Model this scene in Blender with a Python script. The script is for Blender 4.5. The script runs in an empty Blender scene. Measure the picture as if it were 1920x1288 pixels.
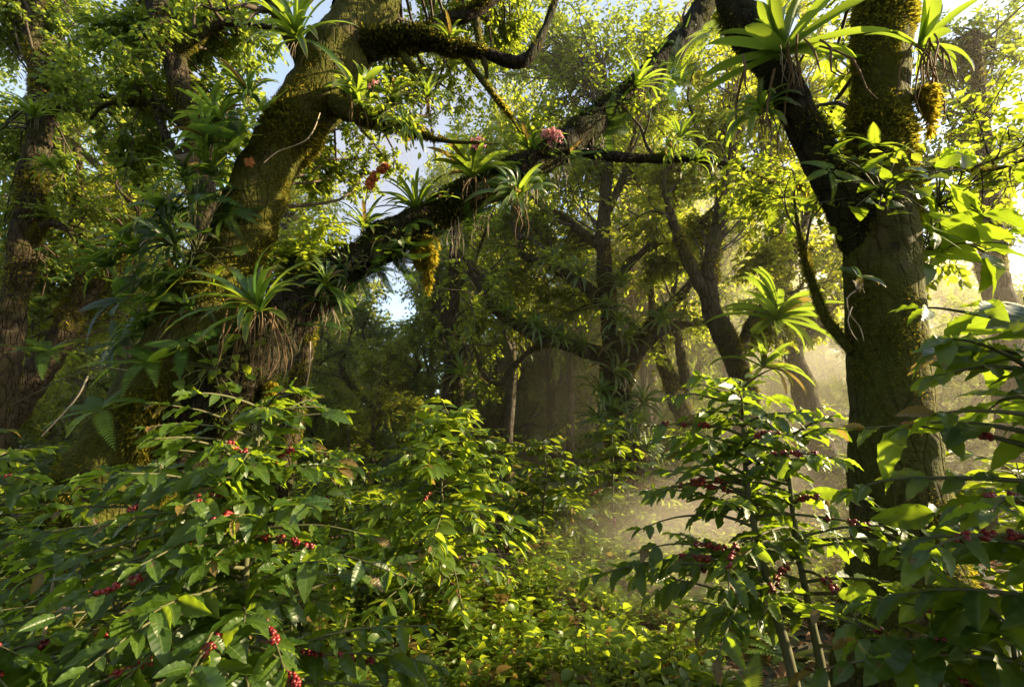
import bpy, math, random
import numpy as np
from mathutils import Vector

R = np.random.default_rng(11)
C = bpy.context.scene.collection
rad = math.radians

# ------------------------------------------------------------------ camera
CAM_H, PITCH, LENS = 1.42, rad(9.8), 17.0
FPX = LENS / 36 * 1920
cp, sp = math.cos(PITCH), math.sin(PITCH)

def at(px, py, Y):
    """world point seen at photo pixel (px, py) standing Y metres ahead"""
    xc, yc = (px - 960) / FPX, (644 - py) / FPX
    s = Y / (cp - yc * sp)
    return np.array([xc * s, Y, CAM_H + s * (yc * cp + sp)])

def px_scale(px, py, Y):
    yc = (644 - py) / FPX
    return Y / (cp - yc * sp) / FPX

# ------------------------------------------------------------------ noise
def _hash(i, j, k, seed):
    n = (i * 374761393 + j * 668265263 + k * 2147483647 + seed * 974634707) & 0xFFFFFFFF
    n = ((n ^ (n >> 13)) * 1274126177) & 0xFFFFFFFF
    return ((n ^ (n >> 16)) & 0xFFFF) / 65535.0

def vnoise(p, seed=0):
    p = np.asarray(p, float)
    i = np.floor(p).astype(np.int64)
    f = p - i
    f = f * f * (3 - 2 * f)
    out = 0
    for a in (0, 1):
        for b in (0, 1):
            for c in (0, 1):
                w = (f[..., 0] if a else 1 - f[..., 0]) * (f[..., 1] if b else 1 - f[..., 1]) * (f[..., 2] if c else 1 - f[..., 2])
                out = out + w * _hash(i[..., 0] + a, i[..., 1] + b, i[..., 2] + c, seed)
    return out * 2 - 1

def fbm(p, oct=3, seed=0):
    o, a = 0, 1.0
    p = np.asarray(p, float)
    for k in range(oct):
        o = o + a * vnoise(p * (2.03 ** k) + 17.3 * k, seed + k)
        a *= .5
    return o

def ground_h(x, y):
    x, y = np.asarray(x, float), np.asarray(y, float)
    p = np.stack([x * .35, y * .35, x * 0], -1)
    h = .16 * fbm(p, 3, 5) + .03 * fbm(p * 6, 2, 9)
    far = np.clip((y - 22) / 60, 0, 1)
    return h + 3.2 * far ** 1.4 * (1 + .5 * np.clip(-x / 40, -1, 1))

def nrm(a):
    return a / np.maximum(np.linalg.norm(a, axis=-1, keepdims=True), 1e-9)

def rsph(n):
    return nrm(R.normal(size=(n, 3)))

# ------------------------------------------------------------------ mesh builder
class MB:
    def __init__(s):
        s.V, s.Q, s.C, s.M, s.n = [], [], [], [], 0
    def add(s, V, Q, Cc, mat=0):
        s.V.append(V); s.Q.append(Q + s.n); s.C.append(Cc); s.n += len(V)
        s.M.append(np.full(len(Q), mat, np.int32))
    def build(s, name, mats, parent=None, off=(0, 0, 0), smooth=True):
        if not s.V:
            return None
        V = np.concatenate(s.V) - np.asarray(off); Q = np.concatenate(s.Q); Cc = np.concatenate(s.C)
        me = bpy.data.meshes.new(name)
        me.vertices.add(len(V)); me.vertices.foreach_set('co', V.astype(np.float32).ravel())
        me.loops.add(Q.size); me.loops.foreach_set('vertex_index', Q.astype(np.int32).ravel())
        me.polygons.add(len(Q)); me.polygons.foreach_set('loop_start', np.arange(0, Q.size, 4, dtype=np.int32))
        for m in (mats if isinstance(mats, (list, tuple)) else [mats]):
            me.materials.append(m)
        me.polygons.foreach_set('material_index', np.concatenate(s.M))
        me.polygons.foreach_set('use_smooth', np.full(len(Q), smooth))
        at_ = me.attributes.new('lc', 'FLOAT_VECTOR', 'POINT')
        at_.data.foreach_set('vector', Cc.astype(np.float32).ravel())
        me.update(calc_edges=True)
        o = bpy.data.objects.new(name, me); C.objects.link(o)
        if parent:
            o.parent = parent
        return o

def grid_quads(nr, nc, closed=False):
    """nr rows by nc columns of vertices, row major"""
    r = np.arange(nr - 1)[:, None]; c = np.arange(nc if closed else nc - 1)[None, :]
    c2 = (c + 1) % nc
    return np.stack([r * nc + c, r * nc + c2, (r + 1) * nc + c2, (r + 1) * nc + c], -1).reshape(-1, 4)

def place(mb, tpl, O, Y, N, L, W=None, rnd=None, mat=0):
    """stamp a template (x across, y along, z normal) at each origin"""
    V, Q, UV = tpl
    n = len(O)
    if n == 0:
        return
    L = np.broadcast_to(np.asarray(L, float), (n,)); W = L if W is None else np.broadcast_to(np.asarray(W, float), (n,))
    Y = nrm(np.asarray(Y, float)); X = nrm(np.cross(Y, N)); Z = np.cross(X, Y)
    P = (O[:, None] + (V[None, :, 0] * W[:, None])[..., None] * X[:, None]
         + (V[None, :, 1] * L[:, None])[..., None] * Y[:, None]
         + (V[None, :, 2] * L[:, None])[..., None] * Z[:, None])
    nv = len(V)
    q = (Q[None] + (np.arange(n) * nv)[:, None, None]).reshape(-1, 4)
    rnd = R.random(n) if rnd is None else rnd
    cc = np.empty((n, nv, 3)); cc[..., 0] = UV[:, 0]; cc[..., 1] = UV[:, 1]; cc[..., 2] = rnd[:, None]
    mb.add(P.reshape(-1, 3), q, cc.reshape(-1, 3), mat)

def leaf_tpl(nv, nu, w, fold=.3, droop=.15, wavy=0., wn=5, a=.62, b=.8):
    v = np.linspace(0, 1, nv + 1); u = np.linspace(-1, 1, nu + 1)
    pr = v ** a * (1 - v) ** b
    pr = pr / pr.max()
    pr[0] = max(pr[0], .03); pr[-1] = .015
    vv, uu = np.meshgrid(v, u, indexing='ij'); pp = pr[:, None] * np.ones_like(uu)
    x = uu * w * pp
    z = fold * np.abs(uu) ** 1.3 * w * pp - droop * vv ** 2 + wavy * w * uu ** 2 * pp * np.sin(2 * np.pi * wn * vv + np.where(uu > 0, 0, 1.3))
    y = vv * (1 - .25 * droop * vv)
    return np.stack([x, y, z], -1).reshape(-1, 3), grid_quads(nv + 1, nu + 1), np.stack([uu, vv], -1).reshape(-1, 2)

BIG = [leaf_tpl(14, 6, .205, f, d, .17, n, .7, .95) for f, d, n in ((.35, .16, 3.2), (.2, .34, 4.1), (.55, .06, 3.6), (.3, .26, 5), (.15, .5, 4.4))]
MID = [leaf_tpl(5, 2, .21, f, d) for f, d in ((.4, .15), (.25, .35), (.5, .05))]
SML = [leaf_tpl(3, 2, .25, f, d) for f, d in ((.4, .12), (.3, .3))]
TINY = [leaf_tpl(2, 1, .27, 0, .2)]
BLADE = [leaf_tpl(2, 1, .10, 0, .25, a=.3, b=.9), leaf_tpl(2, 1, .10, 0, -.1, a=.3, b=.9)]
HEART = [leaf_tpl(10, 6, .36, f, d, .08, 3, a=.35, b=.95) for f, d in ((.25, .25), (.15, .45))]
ROUND = [leaf_tpl(4, 2, .36, .3, .2, a=.5, b=.6)]

def frond_tpl(n, w, droop, gap=.0, sag=.12):
    """fern frond: rachis with n pairs of pinnae"""
    Vs, Qs, Us, k = [], [], [], 0
    t = np.linspace(0, 1, 9)
    cy, cz = t * (1 - .35 * abs(droop) * t), -droop * t ** 2
    def cur(s):
        return np.array([0, np.interp(s, t, cy), np.interp(s, t, cz)])
    for s0, s1 in zip(t[:-1], t[1:]):
        a, b = cur(s0), cur(s1); e = np.array([.008 * (1.1 - s0), 0, 0])
        Vs += [a - e, a + e, b + e * .9, b - e * .9]; Qs.append([k, k + 1, k + 2, k + 3]); k += 4; Us += [[0, s0]] * 4
    for i in range(n):
        s = .12 + .87 * i / (n - 1)
        L = w * (np.sin(np.pi * min(1, (s * .93 + .07)) ** .75) ** .8 + .04)
        c0 = cur(s); tan = nrm(cur(min(1, s + .02)) - cur(s - .02)); pw = .87 / n * .5 * (1 - gap)
        for sd in (-1, 1):
            d = nrm(np.array([sd * 1., .35 + .5 * s, 0]) * np.array([1, tan[1], 1]) + np.array([0, 0, tan[2] * .3]))
            m = c0 + d * L * .5 - np.array([0, 0, sag * L * .2]); e = c0 + d * L - np.array([0, 0, sag * L])
            q = [c0 - tan * pw * .8, m - tan * pw, e, m + tan * pw, c0 + tan * pw * .8]
            Vs += q + [c0 + (m - c0) * .01]
            Qs.append([k, k + 1, k + 3, k + 4])
            Vs += [e + tan * pw * .08]
            Qs.append([k + 1, k + 2, k + 6, k + 3]); Us += [[sd * .2, s]] * 2 + [[sd, s]] + [[sd * .2, s]] * 3 + [[sd, s]]; k += 7
    return np.array(Vs), np.array(Qs), np.array(Us, float)

FROND = [frond_tpl(22, .2, .25), frond_tpl(24, .16, .5), frond_tpl(20, .22, .1), frond_tpl(22, .18, .75)]
FROND_S = [frond_tpl(13, .22, .3), frond_tpl(13, .2, .55)]

# ------------------------------------------------------------------ tubes
def smooth_path(P, Rr, seg):
    P = np.asarray(P, float); Rr = np.asarray(Rr, float)
    if len(P) == 2:
        P = np.vstack([P[0], P.mean(0), P[1]]); Rr = np.array([Rr[0], Rr.mean(), Rr[1]])
    Pe = np.vstack([2 * P[0] - P[1], P, 2 * P[-1] - P[-2]]); Re = np.concatenate([[Rr[0]], Rr, [Rr[-1]]])
    op, orr = [], []
    for i in range(1, len(Pe) - 2):
        n = max(2, int(np.linalg.norm(Pe[i + 1] - Pe[i]) / seg))
        t = np.linspace(0, 1, n, endpoint=False)[:, None]
        a, b, c, d = Pe[i - 1], Pe[i], Pe[i + 1], Pe[i + 2]
        op.append(.5 * (2 * b + (c - a) * t + (2 * a - 5 * b + 4 * c - d) * t ** 2 + (3 * b - a - 3 * c + d) * t ** 3))
        orr.append(Re[i] + (Re[i + 1] - Re[i]) * (t[:, 0] ** 2 * (3 - 2 * t[:, 0])))
    return np.vstack(op + [P[-1:]]), np.concatenate(orr + [Rr[-1:]])

def frames(P):
    T = nrm(np.gradient(P, axis=0))
    n = np.cross(T[0], [0.3, 1, .1]); n = n / np.linalg.norm(n)
    A = np.empty_like(P); A[0] = n
    for i in range(1, len(P)):
        n = A[i - 1] - T[i] * np.dot(A[i - 1], T[i]); A[i] = n / np.linalg.norm(n)
    return T, A, np.cross(T, A)

def tube(mb, P, Rr, sides=8, seg=.1, amp=0., nscale=3., seed=0, flare=0., mat=0, lump=0., wob=.25):
    P, Rr = smooth_path(P, Rr, seg)
    if amp or lump:
        P = P + wob * Rr[:, None] * np.stack([fbm(P * 1.3 + 9 * k, 2, seed + k) for k in range(3)], -1)
    T, A, B = frames(P)
    th = np.linspace(0, 2 * np.pi, sides, endpoint=False)
    D = np.cos(th)[None, :, None] * A[:, None] + np.sin(th)[None, :, None] * B[:, None]
    rr = Rr[:, None] * np.ones(sides)
    if flare:
        s = np.concatenate([[0], np.cumsum(np.linalg.norm(np.diff(P, axis=0), axis=1))])
        rr = rr * (1 + flare * np.exp(-s / .5)[:, None] * (.4 + .6 * np.cos(5 * th + 1)[None]))
    V = P[:, None] + D * rr[..., None]
    if amp:
        k = amp * rr * .5
        V = V + D * (k * fbm(V * nscale, 3, seed) + .5 * k * fbm(V * nscale * 4, 3, seed + 5))[..., None]
    if lump:
        V = V + D * (lump * rr * np.maximum(0, fbm(V * 2.2, 2, seed + 31)))[..., None]
    u = np.broadcast_to(th / 6.283, (len(P), sides)); v = np.broadcast_to(np.arange(len(P))[:, None] * seg, (len(P), sides))
    Cc = np.stack([u, v, np.full_like(v, (seed * .137) % 1)], -1)
    mb.add(V.reshape(-1, 3), grid_quads(len(P), sides, True), Cc.reshape(-1, 3), mat)
    return P, Rr, V

# ------------------------------------------------------------------ materials
def new_mat(name):
    m = bpy.data.materials.new(name); m.use_nodes = True
    nt = m.node_tree; nt.nodes.clear()
    return m, nt, nt.nodes, nt.links

def math_n(N, Lk, op, a, b=None, c=None):
    n = N.new('ShaderNodeMath'); n.operation = op
    for i, x in enumerate((a, b, c)):
        if x is None: continue
        if isinstance(x, (int, float)): n.inputs[i].default_value = x
        else: Lk.new(x, n.inputs[i])
    return n.outputs[0]

def mixc(N, Lk, f, a, b):
    n = N.new('ShaderNodeMix'); n.data_type = 'RGBA'
    for s, x in ((0, f), (6, a), (7, b)):
        if isinstance(x, (int, float)): n.inputs[s].default_value = x
        elif isinstance(x, tuple): n.inputs[s].default_value = (*x, 1)
        else: Lk.new(x, n.inputs[s])
    return n.outputs[2]

def leaf_mat(name, dark, light, trans, tf=.42, rough=.38, spec=.45, veins=0, edge=None, sick=.0):
    m, nt, N, Lk = new_mat(name)
    a = N.new('ShaderNodeAttribute'); a.attribute_name = 'lc'
    s = N.new('ShaderNodeSeparateXYZ'); Lk.new(a.outputs['Vector'], s.inputs[0])
    u, v, r = s.outputs
    geo = N.new('ShaderNodeNewGeometry')
    nz = N.new('ShaderNodeTexNoise'); nz.inputs['Scale'].default_value = 1.3; Lk.new(geo.outputs['Position'], nz.inputs['Vector'])
    f = math_n(N, Lk, 'MULTIPLY_ADD', nz.outputs['Fac'], .9, -.2)
    f = math_n(N, Lk, 'ADD', f, math_n(N, Lk, 'MULTIPLY', math_n(N, Lk, 'SUBTRACT', r, .35), .8))
    f = math_n(N, Lk, 'MINIMUM', math_n(N, Lk, 'MAXIMUM', f, 0.), 1.)
    col = mixc(N, Lk, f, dark, light)
    tcol = mixc(N, Lk, f, tuple(x * .62 for x in trans), trans)
    if sick:
        g = math_n(N, Lk, 'GREATER_THAN', r, 1 - sick)
        col = mixc(N, Lk, g, col, (.13, .085, .025)); tcol = mixc(N, Lk, g, tcol, (.34, .24, .05))
    if veins:
        sn = N.new('ShaderNodeTexNoise'); sn.inputs['Scale'].default_value = 42; sn.inputs['Detail'].default_value = 2; Lk.new(geo.outputs['Position'], sn.inputs['Vector'])
        sf = math_n(N, Lk, 'MULTIPLY', math_n(N, Lk, 'GREATER_THAN', sn.outputs['Fac'], .69), .75)
        col = mixc(N, Lk, sf, col, (.11, .075, .03)); tcol = mixc(N, Lk, sf, tcol, (.12, .08, .02))
    if edge:
        e = math_n(N, Lk, 'POWER', v, 6.); col = mixc(N, Lk, e, col, edge)
    nor = None
    if veins:
        au = math_n(N, Lk, 'ABSOLUTE', u)
        mid = math_n(N, Lk, 'LESS_THAN', au, .07)
        ph = math_n(N, Lk, 'MULTIPLY_ADD', v, veins * 6.283, math_n(N, Lk, 'MULTIPLY', au, -3.4))
        w = math_n(N, Lk, 'SINE', ph)
        line = math_n(N, Lk, 'GREATER_THAN', w, .965)
        lv = math_n(N, Lk, 'MAXIMUM', mid, math_n(N, Lk, 'MULTIPLY', line, .4))
        col = mixc(N, Lk, math_n(N, Lk, 'MULTIPLY', lv, .4), col, (.14, .2, .05))
        tcol = mixc(N, Lk, math_n(N, Lk, 'MULTIPLY', lv, .5), tcol, tuple(x * .45 for x in trans))
        b = N.new('ShaderNodeBump'); b.inputs['Strength'].default_value = .14; b.inputs['Distance'].default_value = .0025
        Lk.new(math_n(N, Lk, 'ADD', w, math_n(N, Lk, 'MULTIPLY', mid, -1.5)), b.inputs['Height']); nor = b.outputs[0]
    p = N.new('ShaderNodeBsdfPrincipled'); Lk.new(col, p.inputs['Base Color'])
    p.inputs['Roughness'].default_value = rough; p.inputs['Specular IOR Level'].default_value = spec
    t = N.new('ShaderNodeBsdfTranslucent'); Lk.new(tcol, t.inputs['Color'])
    if nor: Lk.new(nor, p.inputs['Normal'])
    mx = N.new('ShaderNodeMixShader'); mx.inputs[0].default_value = tf
    Lk.new(p.outputs[0], mx.inputs[1]); Lk.new(t.outputs[0], mx.inputs[2])
    o = N.new('ShaderNodeOutputMaterial'); Lk.new(mx.outputs[0], o.inputs[0])
    return m

def bark_mat(name, bark, bark2, moss, amount=.5, scale=1.):
    m, nt, N, Lk = new_mat(name)
    tc = N.new('ShaderNodeTexCoord'); geo = N.new('ShaderNodeNewGeometry')
    mp = N.new('ShaderNodeMapping'); mp.inputs['Scale'].default_value = (scale, scale, scale * .3); Lk.new(tc.outputs['Object'], mp.inputs[0])
    n1 = N.new('ShaderNodeTexNoise'); n1.inputs['Scale'].default_value = 14; n1.inputs['Detail'].default_value = 6; n1.inputs['Roughness'].default_value = .7; Lk.new(mp.outputs[0], n1.inputs['Vector'])
    n2 = N.new('ShaderNodeTexNoise'); n2.inputs['Scale'].default_value = 2.6 * scale; n2.inputs['Detail'].default_value = 5; n2.inputs['Roughness'].default_value = .65; Lk.new(tc.outputs['Object'], n2.inputs['Vector'])
    n3 = N.new('ShaderNodeTexNoise'); n3.inputs['Scale'].default_value = 45 * scale; n3.inputs['Detail'].default_value = 4; Lk.new(tc.outputs['Object'], n3.inputs['Vector'])
    vo = N.new('ShaderNodeTexVoronoi'); vo.inputs['Scale'].default_value = 13; vo.feature = 'DISTANCE_TO_EDGE'; Lk.new(mp.outputs[0], vo.inputs['Vector'])
    col = mixc(N, Lk, math_n(N, Lk, 'MULTIPLY_ADD', n1.outputs['Fac'], 2.4, -.7), bark, bark2)
    crack = math_n(N, Lk, 'MINIMUM', math_n(N, Lk, 'MULTIPLY', vo.outputs['Distance'], 9.), 1.)
    col = mixc(N, Lk, crack, tuple(x * .25 for x in bark), col)
    n4 = N.new('ShaderNodeTexNoise'); n4.inputs['Scale'].default_value = 5.5 * scale; n4.inputs['Detail'].default_value = 7; n4.inputs['Roughness'].default_value = .75; n4.inputs['Distortion'].default_value = .6; Lk.new(tc.outputs['Object'], n4.inputs['Vector'])
    lich = math_n(N, Lk, 'MINIMUM', math_n(N, Lk, 'MAXIMUM', math_n(N, Lk, 'MULTIPLY_ADD', n4.outputs['Fac'], 12., -7.2), 0.), 1.)
    col = mixc(N, Lk, math_n(N, Lk, 'MULTIPLY', lich, .6), col, (.24, .23, .17))
    mf = math_n(N, Lk, 'MULTIPLY_ADD', n2.outputs['Fac'], 5., -2.5 - 2.5 * (.5 - amount) * 2 * .6)
    mf = math_n(N, Lk, 'MINIMUM', math_n(N, Lk, 'MAXIMUM', math_n(N, Lk, 'MULTIPLY_ADD', n3.outputs['Fac'], .8, math_n(N, Lk, 'SUBTRACT', mf, .4)), 0.), 1.)
    mcol = mixc(N, Lk, n3.outputs['Fac'], tuple(x * .45 for x in moss), tuple(x * 1.35 for x in moss))
    col = mixc(N, Lk, mf, col, mcol)
    p = N.new('ShaderNodeBsdfPrincipled'); Lk.new(col, p.inputs['Base Color']); p.inputs['Roughness'].default_value = .9
    p.inputs['Specular IOR Level'].default_value = .15
    b = N.new('ShaderNodeBump'); b.inputs['Strength'].default_value = 1.; b.inputs['Distance'].default_value = .045
    h = math_n(N, Lk, 'ADD', n1.outputs['Fac'], math_n(N, Lk, 'MULTIPLY', n3.outputs['Fac'], .6))
    h = math_n(N, Lk, 'ADD', h, math_n(N, Lk, 'MULTIPLY', math_n(N, Lk, 'MINIMUM', vo.outputs['Distance'], .12), 3.))
    Lk.new(h, b.inputs['Height']); Lk.new(b.outputs[0], p.inputs['Normal'])
    o = N.new('ShaderNodeOutputMaterial'); Lk.new(p.outputs[0], o.inputs[0])
    return m

def plain_mat(name, a, b, rough=.7, scale=20., spec=.3, tf=0.):
    m, nt, N, Lk = new_mat(name)
    at_ = N.new('ShaderNodeAttribute'); at_.attribute_name = 'lc'
    s = N.new('ShaderNodeSeparateXYZ'); Lk.new(at_.outputs['Vector'], s.inputs[0])
    tc = N.new('ShaderNodeTexCoord')
    n = N.new('ShaderNodeTexNoise'); n.inputs['Scale'].default_value = scale; n.inputs['Detail'].default_value = 3; Lk.new(tc.outputs['Object'], n.inputs['Vector'])
    f = math_n(N, Lk, 'MULTIPLY_ADD', n.outputs['Fac'], .8, math_n(N, Lk, 'MULTIPLY_ADD', s.outputs[2], .8, -.3))
    f = math_n(N, Lk, 'MINIMUM', math_n(N, Lk, 'MAXIMUM', f, 0.), 1.)
    col = mixc(N, Lk, f, a, b)
    p = N.new('ShaderNodeBsdfPrincipled'); Lk.new(col, p.inputs['Base Color']); p.inputs['Roughness'].default_value = rough; p.inputs['Specular IOR Level'].default_value = spec
    o = N.new('ShaderNodeOutputMaterial')
    if tf:
        t = N.new('ShaderNodeBsdfTranslucent'); Lk.new(col, t.inputs[0])
        mx = N.new('ShaderNodeMixShader'); mx.inputs[0].default_value = tf
        Lk.new(p.outputs[0], mx.inputs[1]); Lk.new(t.outputs[0], mx.inputs[2]); Lk.new(mx.outputs[0], o.inputs[0])
    else:
        Lk.new(p.outputs[0], o.inputs[0])
    return m

def soft_vol_mat(name, dens, g, col, nsc):
    m, nt, N, Lk = new_mat(name)
    tc = N.new('ShaderNodeTexCoord')
    ln = N.new('ShaderNodeVectorMath'); ln.operation = 'LENGTH'; Lk.new(tc.outputs['Object'], ln.inputs[0])
    f = math_n(N, Lk, 'MAXIMUM', math_n(N, Lk, 'SUBTRACT', 1., math_n(N, Lk, 'POWER', ln.outputs['Value'], 1.5)), 0.)
    n = N.new('ShaderNodeTexNoise'); n.inputs['Scale'].default_value = nsc; n.inputs['Detail'].default_value = 3; Lk.new(tc.outputs['Object'], n.inputs['Vector'])
    f = math_n(N, Lk, 'MULTIPLY', f, math_n(N, Lk, 'MAXIMUM', math_n(N, Lk, 'MULTIPLY_ADD', n.outputs['Fac'], 4., -1.3), 0.))
    v = N.new('ShaderNodeVolumeScatter'); Lk.new(math_n(N, Lk, 'MULTIPLY', f, dens), v.inputs['Density']); v.inputs['Anisotropy'].default_value = g; v.inputs['Color'].default_value = (*col, 1)
    o = N.new('ShaderNodeOutputMaterial'); Lk.new(v.outputs[0], o.inputs['Volume'])
    return m

def vol_mat(name, dens, g=.65, col=(1, .88, .66)):
    m, nt, N, Lk = new_mat(name)
    v = N.new('ShaderNodeVolumeScatter'); v.inputs['Density'].default_value = dens; v.inputs['Anisotropy'].default_value = g; v.inputs['Color'].default_value = (*col, 1)
    o = N.new('ShaderNodeOutputMaterial'); Lk.new(v.outputs[0], o.inputs['Volume'])
    return m

M = dict(
    coffee=leaf_mat('coffee_leaf', (.018, .046, .007), (.07, .115, .013), (.5, .7, .03), .4, .38, .42, veins=8, sick=.03),
    coffee_lit=leaf_mat('coffee_leaf_lit', (.035, .08, .01), (.11, .16, .018), (.65, .8, .04), .46, .38, .42, sick=.02),  # lighter leaf copy, sunlight painted in for the central shrub
    coffee_mid=leaf_mat('coffee_leaf_mid', (.018, .042, .008), (.06, .095, .013), (.5, .62, .03), .5, .38, .35, sick=.03),
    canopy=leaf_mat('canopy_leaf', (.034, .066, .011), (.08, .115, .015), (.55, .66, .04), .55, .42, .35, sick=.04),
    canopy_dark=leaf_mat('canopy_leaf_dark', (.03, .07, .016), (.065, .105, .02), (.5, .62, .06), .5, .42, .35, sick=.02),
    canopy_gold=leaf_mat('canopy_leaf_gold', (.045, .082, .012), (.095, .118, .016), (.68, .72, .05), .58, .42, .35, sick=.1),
    brom=leaf_mat('bromeliad_leaf', (.035, .09, .018), (.08, .14, .026), (.5, .68, .05), .42, .32, .5, edge=(.12, .08, .025), sick=.05),
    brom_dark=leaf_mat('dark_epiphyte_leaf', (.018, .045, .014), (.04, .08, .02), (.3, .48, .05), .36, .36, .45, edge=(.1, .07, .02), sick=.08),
    fern=leaf_mat('fern_leaf', (.04, .1, .015), (.09, .15, .022), (.55, .72, .04), .5, .45, .3),
    fern_shaded=leaf_mat('fern_leaf_shaded', (.016, .045, .012), (.035, .075, .016), (.22, .38, .04), .38, .45, .3),  # fern leaf copy with shade put into the colour
    herb=leaf_mat('herb_leaf', (.05, .095, .01), (.11, .15, .018), (.62, .76, .04), .5, .4, .35, sick=.03),
    moss=leaf_mat('moss_blade', (.015, .02, .005), (.066, .07, .011), (.46, .42, .035), .4, .85, .1),
    moss_gold=leaf_mat('moss_gold', (.1, .09, .01), (.2, .165, .016), (.8, .64, .05), .5, .85, .1),
    bark=bark_mat('mossy_bark', (.03, .02, .012), (.12, .085, .055), (.07, .072, .011), .85),
    bark_dark=bark_mat('dark_bark', (.028, .02, .013), (.09, .066, .042), (.05, .052, .011), .55),
    bark_shaded=bark_mat('shaded_bark', (.012, .009, .006), (.045, .033, .022), (.022, .027, .007), .6),  # darker bark copy, shade of the backlit limbs painted into its colour
    moss_shaded=leaf_mat('shaded_moss', (.009, .013, .004), (.035, .04, .008), (.16, .17, .02), .35, .85, .1),  # moss copy for those limbs, darkened with the same painted shade
    bark_pale=bark_mat('pale_bark', (.06, .045, .03), (.26, .21, .16), (.075, .075, .014), .35),
    twig=plain_mat('twig', (.05, .036, .022), (.13, .1, .06)),
    stem=plain_mat('green_stem', (.06, .065, .025), (.17, .13, .07)),
    dead=plain_mat('dead_leaf', (.16, .1, .05), (.34, .24, .15), .8, tf=.3),
    litter=plain_mat('litter_leaf', (.07, .035, .018), (.28, .14, .06), .8, 6., tf=.2),
    berry=plain_mat('coffee_cherry', (.06, .002, .006), (.22, .009, .01), .38, 30, .45),
    berry_green=plain_mat('unripe_cherry', (.1, .12, .02), (.3, .16, .02), .4, 30, .4),
    pink=plain_mat('pink_petal', (.75, .33, .36), (.85, .52, .52), .5, tf=.35),
    rust=plain_mat('rust_bract', (.5, .16, .06), (.62, .28, .12), .7, tf=.3),
    root=plain_mat('pale_root', (.22, .17, .11), (.4, .33, .24)),
)

# ------------------------------------------------------------------ things
def thing(name, label, cat, base, group=None):
    o = bpy.data.objects.new(name, None); C.objects.link(o); o.empty_display_size = .2
    o.location = tuple(float(x) for x in base); o['label'] = label; o['category'] = cat
    if group: o['group'] = group
    return o

def dup(root, loc, rz, sc, label=None):
    r = root.copy(); C.objects.link(r); r.location = tuple(float(x) for x in loc); r.rotation_euler = (0, 0, rz); r.scale = sc
    if label: r['label'] = label
    for ch in list(root.children):
        c = ch.copy(); C.objects.link(c); c.parent = r
        for g in ch.children:
            d = g.copy(); C.objects.link(d); d.parent = c
    return r

def moss_on(V, n, size, thick=.45, hang=.8, keep=-.1, seed=3, gold=0.):
    """tufts of moss over a tube's surface grid V (rows, sides, 3)"""
    mb = MB()
    nr, ns = V.shape[:2]
    Cn = V.mean(1); rr = np.linalg.norm(V - Cn[:, None], axis=-1).mean(1)
    w = rr / rr.sum()
    n *= 3; size *= .72
    n0 = int(n * 1.8)
    i = np.minimum(R.choice(nr, n0, p=w), nr - 2); j = R.integers(0, ns, n0)
    a, b = R.random(n0)[:, None], R.random(n0)[:, None]
    O = V[i, j] * (1 - a) * (1 - b) + V[i + 1, j] * a * (1 - b) + V[i, (j + 1) % ns] * (1 - a) * b + V[i + 1, (j + 1) % ns] * a * b
    nor = nrm(O - Cn[i])
    k = fbm(O * 1.9, 3, seed) + .25 * nor[:, 2]
    ok = k > keep + .25 * R.random(n0)
    O, nor, k = O[ok][:n], nor[ok][:n], k[ok][:n]
    m = len(O)
    lush = np.clip(.6 + 1.1 * k, .4, 1.6)
    Y = nor * thick + rsph(m) * .45 + np.array([0, 0, -hang]) * (R.random(m) ** 1.2)[:, None] * lush[:, None]
    L = size * (.35 + .9 * R.random(m)) * lush ** 1.6
    mat = (R.random(m) < gold).astype(int)
    for t in range(2):
        for g in (0, 1):
            s = (np.arange(m) % 2 == t) & (mat == g)
            place(mb, BLADE[t], O[s], Y[s], rsph(int(s.sum())), L[s], L[s] * 1.1, mat=g, rnd=np.clip(.5 + .5 * k[s] + R.normal(size=int(s.sum())) * .25, 0, 1))
    return mb

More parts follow.
